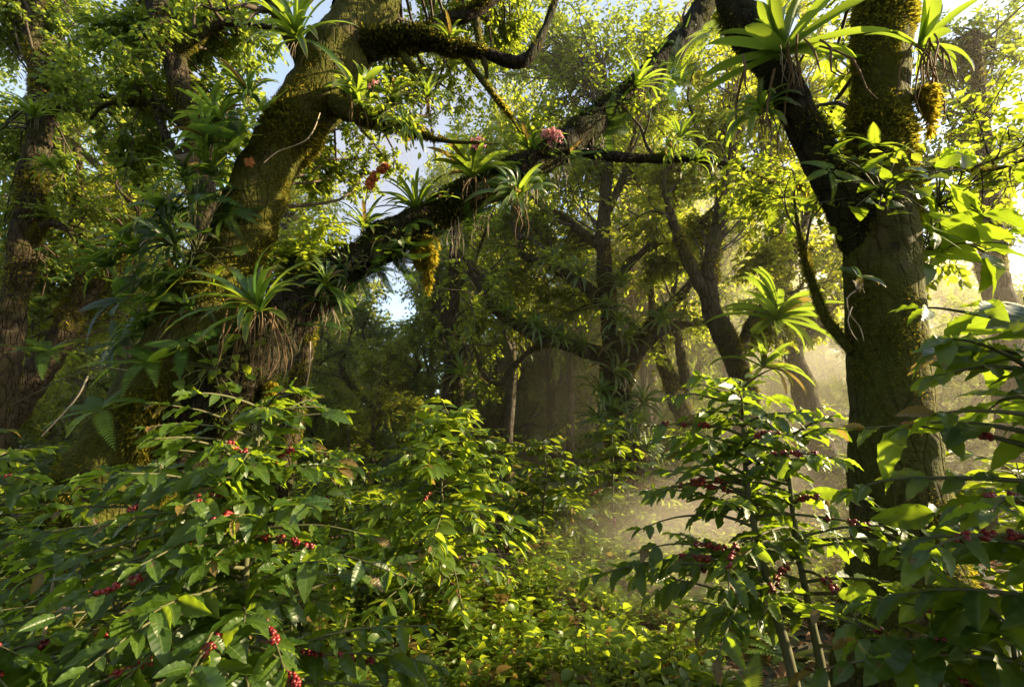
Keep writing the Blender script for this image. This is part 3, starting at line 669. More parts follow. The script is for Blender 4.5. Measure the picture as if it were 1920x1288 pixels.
# (photo x, distance, kind, scale)
for px, Y, k, s in ((-60, 13, 1, .9), (120, 14, 0, .9), (260, 15, 2, 1.), (350, 18, 0, 1.), (470, 14, 1, .75), (560, 19, 2, 1.), (640, 24, 0, .8), (690, 24, 2, .7),
                    (860, 22, 0, .8), (930, 18, 2, .8),  (1130, 27, 2, 1.), (1220, 18, 0, 1.), (1300, 16, 2, .9), (1360, 22, 1, .9), (1540, 24, 0, .9),
                    (1700, 26, 0, .9), (1715, 13, 2, .5), (1790, 12, 2, .55), (1870, 14, 0, .6), (1930, 12, 2, .5), (1650, 17, 3, .6), (1820, 19, 3, .7), (1830, 24, 0, .9), (1960, 30, 2, .9), (1000, 19, 2, .5), (1060, 21, 3, .6), (1105, 18, 2, .45), (1160, 23, 3, .65), (1230, 21, 2, .5), (940, 20, 3, .6), (1310, 19, 2, .5), (1250, 24, 0, 1.25), (1400, 26, 1, 1.2), (560, 15, 0, 1.), (905, 17, 0, 1.),  (1170, 15, 0, 1.2), (1245, 19, 0, 1.2), (1430, 25, 1, 1.2), (1540, 28, 0, 1.3), (965, 27, 4, 1.3), (1060, 29, 3, 1.4), (1150, 31, 4, 1.4), (1260, 30, 3, 1.4), (1380, 33, 4, 1.5), (1500, 34, 3, 1.5), (180, 22, 1, 1.), (20, 20, 2, 1.), (420, 26, 2, 1.)):
    bg_tree(k, (px - 960) / FPX * Y, Y, s)
for i in range(26):
    Y = 10 + 10 * rg.random(); px = -60 + 1700 * ((i + rg.random()) / 26)
    if px > 780: Y += 6
    bg_tree(int(rg.choice([2, 3, 0])), (px - 960) / FPX * Y, Y, .3 + .25 * rg.random())
for i in range(22):                                 # leafy saplings between the misty trunks
    Y = 10.5 + 7 * rg.random(); px = 600 + 820 * ((i + rg.random()) / 22)
    if 820 < px < 1300: Y += 7
    bg_tree(int(rg.choice([2, 2, 3])), (px - 960) / FPX * Y, Y, .22 + .14 * rg.random())
for px, Y, k, s in ((885, 14, 0, .9), (950, 12.5, 0, .95), (985, 18, 0, 1.), (1065, 14, 0, .95), (1215, 14, 0, 1.), (1350, 15, 0, 1.), (800, 15, 0, .9), (1290, 20, 0, 1.1)):   # slim trunks receding into the haze
    x = (px - 960) / FPX * Y; dup(protos[k], (x, Y, float(ground_h(x, Y)) - .1), rg.random() * 6.28, (s * .55, s * .55, s * 1.15))
for i in range(70):
    Y = 25 + 34 * rg.random(); px = -100 + 2200 * ((i + rg.random()) / 70)
    bg_tree(int(rg.choice([3, 4, 4])), (px - 960) / FPX * Y, Y, (.8 + .5 * rg.random()) * (.6 if 680 < px < 860 else 1))
for x, y, k in ((-6, -4, 0), (-2, -6.5, 1), (3, -5.5, 2), (8, -7, 1), (-9, 1, 2), (-8, -8, 1), (0, -11, 0), (6, -12, 2), (-13, 5, 1), (-12, -3, 0)):   # the same forest goes on unseen behind and beside the viewpoint, added to block skylight
    bg_tree(k, x, y, 1.05)

# ------------------------------------------------------------------ coffee shrubs
def ball(nr=5, ns=8):
    th = np.linspace(0, np.pi, nr + 1); ph = np.linspace(0, 2 * np.pi, ns, endpoint=False)
    a, b = np.meshgrid(th, ph, indexing='ij')
    V = np.stack([np.sin(a) * np.cos(b), np.cos(a), np.sin(a) * np.sin(b)], -1).reshape(-1, 3)
    return V, grid_quads(nr + 1, ns, True), np.stack([b / 6.28, a / 3.14], -1).reshape(-1, 2)
BALL = ball()

def berries(p, T, n, r):
    mb = MB()
    d = rsph(n); d = d - T * (d @ T)[:, None] * .3
    O = p + nrm(d) * r * 1.25 + T * (R.normal(size=(n, 1)) * r * 1.1)
    g = R.random(n) < .13; L = r * (.7 + .45 * R.random(n))
    place(mb, BALL, O[~g], nrm(d)[~g], rsph(int((~g).sum())), L[~g])
    place(mb, BALL, O[g], nrm(d)[g], rsph(int(g.sum())), L[g] * .8, mat=1)
    return mb

def coffee(label, px, Y, H, bl, leaf, nb=30, lean=(0, 0), detail=True, nberry=8, mat='coffee', low=.2, stems=1, group=None, sp=None, tpl=None, facing=None, bsize=.0075):
    x = (px - 960) / FPX * Y
    base = np.array([x, Y, float(ground_h(x, Y))])
    root = thing('coffee_shrub', label, 'shrub', base, group)
    tpl = tpl or (BIG if detail else MID)
    sp = sp or leaf * .42
    allbr, allf = MB(), MB()
    nodes, bos, fr = [], [], []
    ga = R.random() * 6.28
    for sidx in range(stems):
        top = base + np.array([lean[0] + R.normal() * .05 * stems, lean[1] + R.normal() * .05 * stems, H * (1 - .13 * sidx)])
        b0 = base + np.array([R.normal() * .05, R.normal() * .05, -.1])
        P = [b0, b0 + (top - b0) * .35 + R.normal(size=3) * .03, b0 + (top - b0) * .7 + R.normal(size=3) * .03, top]
        sm = MB()
        SP, _, _ = tube(sm, P, np.array([.022, .017, .011, .004]) * (H / 1.5), 8, .04, .2, 20)
        sm.build('stem', M['stem'], root, base)
        n = nb // stems
        for k in range(n):
            h = low + (1 - low) * ((k + .5) / n) ** .85
            i = int((len(SP) - 1) * h)
            p0 = SP[i]
            a = ga + (k // 2) * 1.65 + (k % 2) * 3.14 + R.normal() * .3
            if facing is not None and R.random() < .35: a = facing + R.normal() * .7
            ln = bl * (1.12 - .75 * max(0, h - .45) / .55) * (.8 + .4 * R.random())
            el = -.1 + .75 * h + R.normal() * .12
            q, d = [p0], np.array([math.cos(a) * math.cos(el), math.sin(a) * math.cos(el), math.sin(el)])
            for j in range(6):
                d = nrm(d + np.array([0, 0, -.11]) + R.normal(size=3) * .05); q.append(q[-1] + d * ln / 6)
            bm, lm = (MB(), MB()) if detail else (allbr, allf)
            Q2, _, _ = tube(bm, q, .0065 * np.linspace(1, .3, 7) * (H / 1.5), 6, .03)
            T = nrm(np.gradient(Q2, axis=0))
            nn = max(3, int(ln * .85 / sp))
            tt = np.linspace(.16, .99, nn); ii = (tt * (len(Q2) - 1)).astype(int)
            side = nrm(np.cross(T[ii], [0, 0, 1.]))
            O = np.repeat(Q2[ii], 2, 0); sg = np.tile([1., -1.], nn)
            keep = R.random(2 * nn) > .12
            tocam = nrm(np.array([0, 0, CAM_H]) - p0); fruit = nberry > 10 and (nrm(q[-1] - p0) @ tocam) > -.1 and R.random() < .5 and h < .92
            if fruit: keep &= (np.repeat(tt, 2) > .8) | (R.random(2 * nn) < .22)
            Yd = np.repeat(side, 2, 0) * sg[:, None] * .85 + np.repeat(T[ii], 2, 0) * .6 + R.normal(size=(2 * nn, 3)) * .26 + np.array([0, 0, -.2])
            Yd = np.vstack([Yd[keep], T[-1:] + R.normal(size=(2, 3)) * .25 + np.array([0, 0, -.05])]); O = np.vstack([O[keep], Q2[-1:], Q2[-1:]])
            Nn = np.array([.12, -.12, 1.]) + R.normal(size=O.shape) * .42
            ts = np.concatenate([np.repeat(tt, 2)[keep], [1, 1]])
            L = leaf * (.55 + .75 * R.random(len(O))) * (1 - .4 * np.clip((ts - .85) / .15, 0, 1))
            rnd = np.clip(.25 + .5 * np.clip((ts - .7) / .3, 0, 1) + R.normal(size=len(O)) * .2, 0, .999)
            kk = R.integers(0, len(tpl), len(O))
            for z in range(len(tpl)):
                w = kk == z
                place(lm, tpl[z], O[w], Yd[w], Nn[w], L[w], rnd=rnd[w])
            bo = None
            if detail:
                bo = bm.build('branch', M['stem'], root, base); lm.build('leaves', M[mat], bo, base)
            for j in ii[(tt > (.3 if fruit else .2)) & (tt < (.9 if fruit else .7))]:
                nodes.append((Q2[j], T[j], len(bos)))
            bos.append(bo); fr.append(fruit)
    if not detail:
        allbr.build('branches', M['stem'], root, base); allf.build('foliage', M[mat], root, base)
    if nberry and nodes:
        by = {}
        for p, T, bi in nodes: by.setdefault(bi, []).append((p, T))
        cam = np.array([0, 0, CAM_H])
        ks = sorted(by, key=lambda b: np.linalg.norm(by[b][0][0] - cam) + R.normal() * .22 - 3 * fr[b])
        left = nberry
        for b in ks:
            run = by[b]; m = min(left, int(R.integers(3, 7)), len(run)); st = int(R.integers(0, len(run) - m + 1))
            for p, T in run[st:st + m]:
                mb = berries(p, T, int(R.integers(8, 18)), bsize)
                mb.build('berry_cluster', [M['berry'], M['berry_green']], bos[b] or root, base)
            left -= m
            if left <= 0: break
    return root

coffee('large glossy coffee shrub with red cherries filling the lower left, sun on its crown', 445, 1.78, 1.66, .68, .115, 150, (.05, .1), True, 80, low=.15, stems=2, facing=-1.4)
coffee('sunlit coffee shrub tucked between the biggest one and the leaning trunk', 215, 2.15, 1.3, .62, .125, 70, (.05, 0), True, 14, low=.15)
coffee('shaded coffee shrub at the bottom left corner, left of the big sunlit one', 60, 1.5, 1.0, .6, .15, 30, (.0, .0), True, 4, low=.15, facing=-1.)
coffee('dark coffee shrub under the slanting trunk at the far left', 40, 2.7, 1.35, .75, .15, 34, (0, 0), True, 2, low=.1)
coffee('backlit coffee shrub with dark red cherries in front of the thick right trunk', 1500, 1.95, 1.68, .62, .112, 80, (.02, .05), True, 50, low=.5, stems=2, facing=2.8)
coffee('nearest coffee shrub at the right edge, large dark leaves against the white glow', 1985, 1.2, 1.78, .52, .145, 34, (-.02, .0), True, 14, low=.5, facing=2.9)
coffee('unseen coffee shrub added beyond the right edge of the view for its shade', 960 + 2.35 / 1.35 * FPX, 1.35, 2.15, .7, .15, 60, (0, 0), False, 0, low=.3)  # out of view, added to keep direct sun off the nearest right shrub
coffee('coffee shrub low in the right corner in front of the mossy trunk base', 1900, 1.3, .98, .6, .17, 18, (-.05, 0), True, 5, low=.55, facing=2.6)
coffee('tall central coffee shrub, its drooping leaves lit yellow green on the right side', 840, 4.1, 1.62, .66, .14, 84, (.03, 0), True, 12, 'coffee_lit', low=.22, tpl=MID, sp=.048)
SH = [('dim coffee shrub with a row of red cherries behind the big left shrub', 650, 5.4, 1.15, 6), ('dark coffee shrub left of the central one, in deep shade', 735, 5.0, .75, 2), ('misty coffee shrub with red cherries below the spreading tree', 1140, 7.0, 1.5, 9),
      ('dim coffee shrub just right of the central sunlit one', 1010, 6.4, 1.25, 2), ('hazy coffee shrub in the light shafts left of the right shrub', 1290, 8.2, 1.35, 2), ('sunlit coffee shrub beyond the thick trunk at the right edge', 1850, 3.2, 1.25, 3),
      ('coffee shrub behind the leaning giant, mostly hidden', 560, 6.2, 1.3, 0), ('low bluish coffee shrub behind the far left bushes', 120, 3.9, 1.25, 2), ('hazy coffee shrub in the glow beside the right trunk', 1570, 7.2, 1.0, 2), ('coffee shrub at the far left behind the others', -60, 4.2, 1.5, 0)]
for lb, px, Y, H, nbr in SH:
    coffee(lb, px, Y, H, .72, .16, 40, (0, 0), False, nbr, 'coffee_mid', low=.12, bsize=.011, sp=.06)
far0 = coffee('distant coffee shrub in the misty understory', 900, 8.5, 1.3, .8, .18, 34, (0, 0), False, 0, 'coffee_mid', low=.1, group='coffee shrubs in the misty understory', sp=.075)
for i in range(42):
    Y = 7.5 + 15 * R.random() ** 1.3; px = 2100 * ((i + R.random()) / 42) - 90; Y += 3 * (880 < px < 1350); x = (px - 960) / FPX * Y
    dup(far0, (x, Y, float(ground_h(x, Y))), R.random() * 6.28, (1.1, 1.1, .8 + .5 * R.random()))

# ------------------------------------------------------------------ epiphytes
def straps(mb, base, axis, n, L, w, el0, el1, curve, spread=6.283, az0=0., segs=9):
    axis = nrm(np.asarray(axis, float)); a = nrm(np.cross(axis, [.3, .9, .2])); b = np.cross(axis, a)
    for k in range(n):
        f = k / max(1, n - 1)
        az = az0 + (k * 2.399 if spread > 6 else (R.random() - .5) * spread)
        az += R.normal() * .35; el = el0 + (el1 - el0) * f + R.normal() * .25
        ln = L * (.6 + .55 * R.random()) * (1 - .2 * f)
        out = a * math.cos(az) + b * math.sin(az)
        t = np.linspace(0, 1, segs + 1)
        th = el - curve * (.6 + .8 * R.random()) * t ** 1.4
        d = out[None] * np.cos(th)[:, None] + axis[None] * np.sin(th)[:, None] + np.array([0, 0, -.35 * curve]) * (t ** 2)[:, None]
        P = base + np.vstack([np.zeros(3), np.cumsum(nrm(d)[:-1] * ln / segs, 0)])
        sd = nrm(np.cross(nrm(d), axis + .01)); up = np.cross(sd, nrm(d))
        ww = w * (.55 + .9 * t ** .6 * (1 - t) ** .35) * (1 - t ** 7 * .98) * (.8 + .4 * R.random())
        V = np.stack([P - sd * ww[:, None] + up * (ww * .4)[:, None], P, P + sd * ww[:, None] + up * (ww * .4)[:, None]], 1)
        Cc = np.zeros((segs + 1, 3, 3)); Cc[..., 0] = [-1, 0, 1]; Cc[..., 1] = t[:, None]; Cc[..., 2] = R.random()
        mb.add(V.reshape(-1, 3), grid_quads(segs + 1, 3), Cc.reshape(-1, 3))

def hang_strips(mb, base, n, L, r, w):
    for k in range(n):
        p = base + R.normal(size=3) * r * np.array([1, .7, .25]); ln = L * (.5 + .6 * R.random())
        o = R.normal(size=3) * np.array([.12, .12, 0])
        tube(mb, [p, p + np.array([o[0], o[1], -.35]) * ln, p + np.array([o[0] * 1.6, o[1], -.7]) * ln, p + np.array([o[0] * 1.2, o[1] * 2, -1]) * ln], w * np.array([1, 1.1, .7, .25]), 4, ln / 6, .4, 20)

def bromeliad(label, px, py, Y, lpx, n=20, wr=.055, curve=1.1, axis=(0, -.15, 1), dead=0, mat='brom', el=(.35, 1.35), group=None, spread=6.283, name='bromeliad', cat='bromeliad'):
    p = at(px, py, Y); k = px_scale(px, py, Y); L = lpx * k
    r = thing(name, label, cat, p, group)
    axis = nrm(np.asarray(axis, float)) + R.normal(size=3) * .28; L *= 1.12; n = int(n * 1.4)
    mb = MB(); straps(mb, p, axis, n, L, L * wr * .78, el[0], el[1], curve, spread)
    mb.build('leaves', M[mat], r, p)
    rb = MB(); hang_strips(rb, p + np.array([0, 0, -.02]), 6, L * .4, L * .07, .0022); rb.build('roots', M['root'], r, p)
    if dead:
        db = MB(); hang_strips(db, p + np.array([0, -.02, -.03]), int(dead * 1.6), L * .75, L * .17, L * .011); db.build('dead_leaves', M['dead'], r, p)
    return r

bromeliad('big bromeliad low on the leaning trunk, brown dead leaves hanging under it', 488, 585, 3.6, 145, 20, .055, 1.0, (.15, -.3, 1), 12)
bromeliad('bromeliad on top of the arching limb, pale roots dangling, pink blossoms behind it', 886, 335, 4.35, 92, 24, .075, .9, (0, -.2, 1), 8)
bromeliad('narrow leaved dark bromeliad left of the rooted one on the arching limb', 783, 395, 4.3, 88, 30, .04, .9)
bromeliad('slim leaved plant under the rusty spike on the arching limb', 682, 430, 4.15, 75, 16, .06, .8)
bromeliad('drooping strap leaved plant hanging under the middle of the arching limb', 965, 372, 4.5, 92, 22, .05, 1.9, (.3, -.4, .4), 3, spread=4)
bromeliad('bromeliad high on the arching limb where it nears the top', 1190, 165, 4.95, 78, 24, .05, 1.1, (0, -.3, 1), 5)
bromeliad('dark leafy rosette beside the right pink blossom cluster', 995, 285, 4.65, 70, 18, .06, .8)
bromeliad('large shaded rosette in the fork at the top left of the leaning trunk', 560, 75, 3.9, 125, 24, .06, .9, (-.2, -.3, 1))
bromeliad('broad leaved bromeliad on the right side of the leaning trunk, leaves drooping right', 668, 195, 4.0, 92, 16, .1, 1.3, (.5, -.3, .6), 3)
bromeliad('small bromeliad on the short limb right of the leaning trunk', 735, 190, 4.15, 58, 22, .06, 1.2)
bromeliad('spidery hanging bromeliad dangling from the upper limb', 800, 185, 4.3, 62, 28, .045, 1.3, (0, -.4, .7), 8)
bromeliad('drooping bromeliad at the end of the short limb', 765, 245, 4.0, 72, 20, .06, 1.8, (.2, -.3, .5))
bromeliad('shaded bromeliad on the left flank of the leaning trunk', 415, 225, 4.0, 92, 24, .05, 1.2, (-.3, -.4, 1))
bromeliad('narrow leaved plant below the shaded one on the left flank of the leaning trunk', 405, 330, 3.95, 85, 24, .045, 1.4, (-.5, -.3, .9))
bromeliad('dark bromeliad far down the left flank beside the slanting trunk', 262, 478, 3.85, 95, 26, .045, 1.2, (-.4, -.4, .8), 3)
bromeliad('leafy rosette between two dark bromeliads on the left flank', 320, 415, 3.9, 90, 18, .07, 1.2, (-.4, -.4, .8))
bromeliad('huge bromeliad in the fork of the right trunk, pale dead leaves below', 1470, 100, 2.75, 175, 15, .075, .5, (-.05, -.35, 1), 9, el=(-.1, 1.3))
bromeliad('sunlit yellow bromeliad on the right side of the thick trunk near the top', 1722, 92, 2.7, 140, 9, .075, .7, (.35, -.3, 1), 10, el=(.1, 1.2))
bromeliad('bromeliad hanging on the shady side of the right trunk fork', 1430, 215, 2.95, 95, 22, .06, 1.6, (-.5, -.4, .5), 4)
bromeliad('small rosette alone on a thin limb at the far left', 100, 318, 6.6, 48, 22, .06, 1.1)
bromeliad('strap leaved rosette in the fork of the left edge trunk', 65, 222, 6.7, 60, 18, .06, 1.1)
bromeliad('sunlit yellow clump of long leaves beside the Y shaped tree', 1455, 600, 7.2, 120, 26, .07, 1.0, (.35, -.2, .8), 0, 'brom', (.1, 1.2))
bromeliad('lower sunlit clump of long leaves on the Y shaped tree', 1430, 690, 7.4, 90, 22, .06, 1.2, (.4, -.2, .7), 0, 'brom')
bromeliad('strap leaved plant at the foot of the slim forked trunk', 868, 705, 10.6, 62, 24, .045, 1.0)
bromeliad('first hanging tuft on the thin side limb right of the arch', 1262, 285, 4.95, 52, 24, .06, 2.0, (0, -.4, .3))
bromeliad('hanging leafy tuft at the end of the thin side limb', 1305, 305, 5.0, 55, 24, .06, 2.0, (0, -.4, .3))
bromeliad('upright plant above the thin side limb right of the arch', 1275, 262, 5.0, 58, 18, .05, .8)
bromeliad('leafy epiphyte at the crook of the upper limb', 845, 75, 4.25, 50, 18, .06, 1.0)
bromeliad('small plant on the lower arching limb near the big bromeliad', 610, 540, 4.0, 78, 20, .05, 1.2, (.3, -.3, .8))
MT = [(1150, 775), (1185, 830), (1122, 735), (1205, 755), (1062, 640), (1005, 618), (1143, 575), (1172, 640), (948, 592), (1100, 650), (1150, 700), (1180, 790), (1130, 830), (1030, 632), (1085, 520), (1040, 500), (1165, 540), (1240, 600), (1210, 840), (1120, 790), (1160, 610), (975, 610)]
for i, (a, b) in enumerate(MT):
    bromeliad('strap leaved epiphyte clinging to the misty spreading tree', a, b, 9.65, 52 + 14 * R.random(), 22, .045, 1.5, (.35 * (a - 1150) / 60 if 1100 < a < 1215 else 0, -.5, .8), 0, 'brom', group='epiphytes on the misty spreading tree')

AR = [(560, 590), (600, 556), (640, 520), (660, 495), (715, 468), (745, 452), (815, 408), (850, 388), (920, 352), (945, 345), (1010, 312), (1050, 285), (1075, 262), (1110, 235), (1140, 210), (1165, 190), (1225, 140), (1255, 105), (1280, 70), (840, 395), (700, 470), (1020, 295), (1120, 300), (1160, 300), (1225, 300)]
AR += [(a + R.normal() * 14, b + R.normal() * 12) for a, b in AR[:20]]
for i, (a, b) in enumerate(AR):
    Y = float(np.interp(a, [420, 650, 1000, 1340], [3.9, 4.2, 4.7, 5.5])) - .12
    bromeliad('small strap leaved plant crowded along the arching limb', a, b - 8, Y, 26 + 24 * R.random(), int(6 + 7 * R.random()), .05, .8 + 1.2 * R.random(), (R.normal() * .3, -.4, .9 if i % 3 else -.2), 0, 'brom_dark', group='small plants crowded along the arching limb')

def fern(label, px, py, Y, lpx, n=9, axis=(0, -.2, 1), el=.55, tpl=FROND, group=None, mat='fern', spread=6.283, az0=0., wpos=None):
    p = at(px, py, Y) if wpos is None else wpos
    L = lpx * px_scale(px, py, Y) if wpos is None else lpx
    axis = nrm(np.asarray(axis, float)); a = nrm(np.cross(axis, [.2, .95, .1])); b = np.cross(axis, a)
    r = thing('fern', label, 'fern', p, group); mb = MB()
    az = az0 + (np.arange(n) * 2.399 if spread > 6 else (R.random(n) - .5) * spread)
    e = el + R.normal(size=n) * .2
    out = a * np.cos(az)[:, None] + b * np.sin(az)[:, None]
    Yd = out * np.cos(e)[:, None] + axis * np.sin(e)[:, None]
    Nn = axis * np.cos(e)[:, None] - out * np.sin(e)[:, None]
    kk = R.integers(0, len(tpl), n); Ls = L * (.7 + .4 * R.random(n))
    for z in range(len(tpl)):
        w = kk == z
        place(mb, tpl[z], np.repeat(p[None], int(w.sum()), 0), Yd[w], Nn[w], Ls[w])
    mb.build('fronds', M[mat], r, p)
    return r

fern('sunlit fern with arching fronds on the lower left flank of the leaning trunk', 285, 680, 3.55, 105, 10, (-.1, -.4, 1), .6)
fern('single broad sunlit fern below the big bromeliad', 345, 645, 3.5, 85, 4, (.2, -.7, .4), .1)
fern('dark fern on the left flank of the leaning trunk', 300, 560, 3.7, 80, 12, (-.4, -.6, .6), .3)
fern('shaded fern halfway up the left flank of the leaning trunk', 430, 285, 3.85, 75, 11, (-.4, -.6, .6), .3)
fern('fern spilling from the leaning trunk above the bromeliads', 490, 210, 3.9, 70, 10, (-.3, -.6, .6), .3)
for i, (a, b, l) in enumerate(((700, 490, 80), (740, 470, 85), (765, 455, 75), (715, 505, 60), (680, 515, 60))):
    fern('blue green fern hanging under the arching limb against the sky gap', a, b, 4.2, l, 4, (.1, -.3, -1), .9, group='ferns hanging under the arching limb', mat='fern_shaded')
fern('fern with small fronds beside the narrow leaved bromeliad on the arch', 770, 415, 4.2, 55, 7, (0, -.6, .4), .2)
fern('little fern under the rooted bromeliad on the arch', 950, 330, 4.4, 45, 6, (.2, -.7, .3), .2)
fern('bluish fern on the inner side of the right trunk fork', 1555, 320, 2.6, 75, 6, (.1, -.8, .4), .2)
fern('light green fern standing on the thick right trunk', 1640, 275, 2.65, 70, 6, (.1, -.5, .9), .6)
fern('bright yellow fern hanging left of the right trunk', 1440, 355, 3.6, 85, 4, (0, -.3, -1), .9)
fern('second bright yellow hanging fern, nearer the right trunk', 1490, 385, 3.4, 95, 4, (0, -.3, -1), .9)
fern('fern high on the fork of the right trunk at the top edge', 1330, 60, 3.3, 95, 9, (-.3, -.4, .4), .2)
fern('fern at the right of the top bromeliad on the fork', 1560, 110, 3.0, 90, 9, (.3, -.4, .5), .3)
fern('small fern on the right trunk above the leafy tangle', 1740, 430, 2.75, 70, 7, (.4, -.6, .5), .3)
fern('arching fern at the far left below the slanting trunk', 90, 660, 5.5, 90, 10, (0, -.3, 1), .4)
fern('fern beside the sunlit roots at the far left', 190, 770, 3.4, 90, 8, (-.2, -.4, .8), .3)

FL = [(470, 180), (450, 260), (395, 270), (380, 380), (345, 340), (300, 520), (345, 530), (240, 560), (280, 620), (225, 640), (365, 590), (430, 400), (330, 460), (250, 430), (210, 500), (310, 380)]
for i, (a, b) in enumerate(FL):
    if i % 2: fern('dark fern in the thicket of plants on the leaning trunk', a, b, 3.8 + .1 * R.random(), 70 + 25 * R.random(), 12, (-.4, -.6, .5), .35, group='ferns in the thicket on the leaning trunk', mat='fern_shaded')
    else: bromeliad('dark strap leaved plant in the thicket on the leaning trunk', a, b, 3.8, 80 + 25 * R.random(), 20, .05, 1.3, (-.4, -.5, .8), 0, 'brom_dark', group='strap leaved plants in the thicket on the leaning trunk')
def vine_plant(label, px, py, Y, lpx, n, ry=1., mat='coffee', name='climbing_plant', axis=(0, -.6, .6), sc=.6):
    """broad leaved climber hugging a trunk"""
    p = at(px, py, Y); k = px_scale(px, py, Y); L = lpx * k
    r = thing(name, label, 'climber', p); mb, sm = MB(), MB()
    ax = nrm(np.asarray(axis, float))
    O = p + R.normal(size=(n, 3)) * L * sc * np.array([1, .4, ry])
    Yd = ax * .6 + R.normal(size=(n, 3)) * .6 + np.array([0, 0, -.45])
    kk = R.integers(0, 2, n)
    for z in (0, 1):
        w = kk == z; place(mb, HEART[z], O[w], Yd[w], ax + np.array([0, -.3, .6]) + R.normal(size=(int(w.sum()), 3)) * .3, L * (.6 + .5 * R.random(int(w.sum()))))
    for o in O: tube(sm, [p + np.array([0, .05, 0]), (p + o) / 2 + np.array([0, 0, L * .2]), o], [.006, .005, .003], 5, .04)
    mb.build('leaves', M[mat], r, p); sm.build('stems', M['stem'], r, p)
vine_plant('large leaved climber sticking out right of the thick trunk', 1770, 380, 2.85, 82, 18, .7, axis=(.8, -.4, .3), sc=.8)
vine_plant('tangle of roundish grey green leaves at the fork of the right trunk', 1665, 360, 2.55, 48, 26, .6, sc=1.1)
vine_plant('broad leaved climber below the large one, right of the trunk', 1770, 470, 2.85, 75, 14, .6, axis=(.8, -.4, .2), sc=.8)
vine_plant('leafy climber on the left flank of the leaning trunk', 360, 470, 3.75, 48, 26, 1.4, axis=(-.3, -.7, .3), sc=1.3)
vine_plant('small round leaved creeper under the big bromeliad', 395, 690, 3.55, 26, 40, .8, axis=(0, -.8, .3), sc=1.6, mat='herb')
vine_plant('small leaves climbing on the arching limb below the rusty spike', 690, 485, 4.05, 22, 18, .6, sc=1.3)

o1 = bromeliad('orchid with four fleshy pale leaves and white roots on the thick right trunk', 1612, 520, 2.5, 52, 5, .14, .7, (-.1, -.7, .3), mat='brom_dark', name='orchid_plant', cat='orchid', el=(.1, .5))

def blossom(label, px, py, Y, rpx, n):
    p = at(px, py, Y); k = px_scale(px, py, Y); r_ = rpx * k
    r = thing('blossom_cluster', label, 'flowers', p); mb, sm = MB(), MB()
    O = p + rsph(n) * r_ * (R.random((n, 1)) ** .5) * np.array([1.1, .7, 1])
    for o in O:
        d = rsph(5) * .7 + np.array([0, -.6, .2]); place(mb, ROUND[0], np.repeat(o[None], 5, 0), d, rsph(5), r_ * .3)
        tube(sm, [p + np.array([0, .02, -r_ * 1.6]), (o + p) / 2 + np.array([0, .02, -r_ * .4]), o], [.005, .004, .002], 4, .05)
    mb.build('petals', M['pink'], r, p); sm.build('stalks', M['stem'], r, p)
blossom('pale pink blossom cluster on the arching limb, rightmost of the pink ones', 1036, 257, 4.45, 19, 60)
blossom('mauve pink blossoms behind the rooted bromeliad on the arch', 896, 272, 4.25, 15, 40)
blossom('few small pink blossoms beside the leaning trunk', 697, 157, 3.95, 14, 20)

def spike(label, pts, Y, rpx):
    P = np.array([at(a, b, Y) for a, b in pts]); k = px_scale(*pts[0], Y)
    r = thing('flower_spike', label, 'flower spike', P[0]); mb = MB(); sm = MB()
    Q2, _, _ = tube(sm, P, [.006] * len(P), 6, .02); sm.build('stalk', M['stem'], r, P[0])
    n = 160; i = R.integers(int(len(Q2) * .62), len(Q2), n); place(mb, ROUND[0], Q2[i], rsph(n) + nrm(P[-1] - P[0]) * .8, rsph(n), rpx * k * 1.3)
    mb.build('bracts', M['rust'], r, P[0])
spike('fuzzy rusty orange flower spike above the arching limb', [(682, 432), (684, 395), (689, 358), (700, 335), (722, 314)], 4.15, 9)

def curl(label, px, py, Y, rpx):
    p = at(px, py, Y); L = rpx * px_scale(px, py, Y)
    r = thing('dry_leaf', label, 'dry leaf', p); mb = MB()
    place(mb, HEART[1], np.repeat(p[None], 4, 0), rsph(4) + np.array([0, 0, -1.2]), np.array([0, -1., 0]) + rsph(4) * .5, L)
    mb.build('blade', M['rust'], r, p)
curl('dry rust coloured leaf caught on the leaning trunk', 466, 298, 3.85, 17)

def hanging_moss(label, px, py, Y, lpx, wpx, n=2600):
    p = at(px, py, Y); k = px_scale(px, py, Y); L, w = lpx * k, wpx * k
    r = thing('hanging_moss', label, 'moss', p); mb = MB()
    ns = 16; sx = R.normal(size=(ns, 2)) * w * .55; sl = L * (.35 + .65 * R.random(ns)) * np.exp(-(np.linalg.norm(sx, axis=1) / w) ** 2 * .5); sl[0] = L
    k_ = R.integers(0, ns, n); t = R.random(n) ** 1.2; a = R.random(n) * 6.28
    rr = w * .3 * (1 - t * .8)
    O = p + np.stack([sx[k_, 0] + np.cos(a) * rr, sx[k_, 1] + np.sin(a) * rr, -t * sl[k_]], -1)
    Yd = np.stack([np.cos(a) * .5, np.sin(a) * .5, -np.ones(n)], -1) + R.normal(size=(n, 3)) * .35
    place(mb, BLADE[0], O, Yd, rsph(n), .05 + .03 * R.random(n), .08)
    mb.build('strands', M['moss_gold'], r, p)
hanging_moss('golden column of moss hanging under the arching limb', 806, 445, 4.3, 108, 12)
hanging_moss('short golden moss clump left of the hanging column', 785, 465, 4.25, 40, 8, 900)
hanging_moss('sunlit moss beard below the yellow bromeliad on the right trunk', 1738, 165, 2.75, 85, 14, 2200)
hanging_moss('moss wisp hanging from the low fork of the leaning trunk', 506, 715, 3.9, 55, 6, 700)

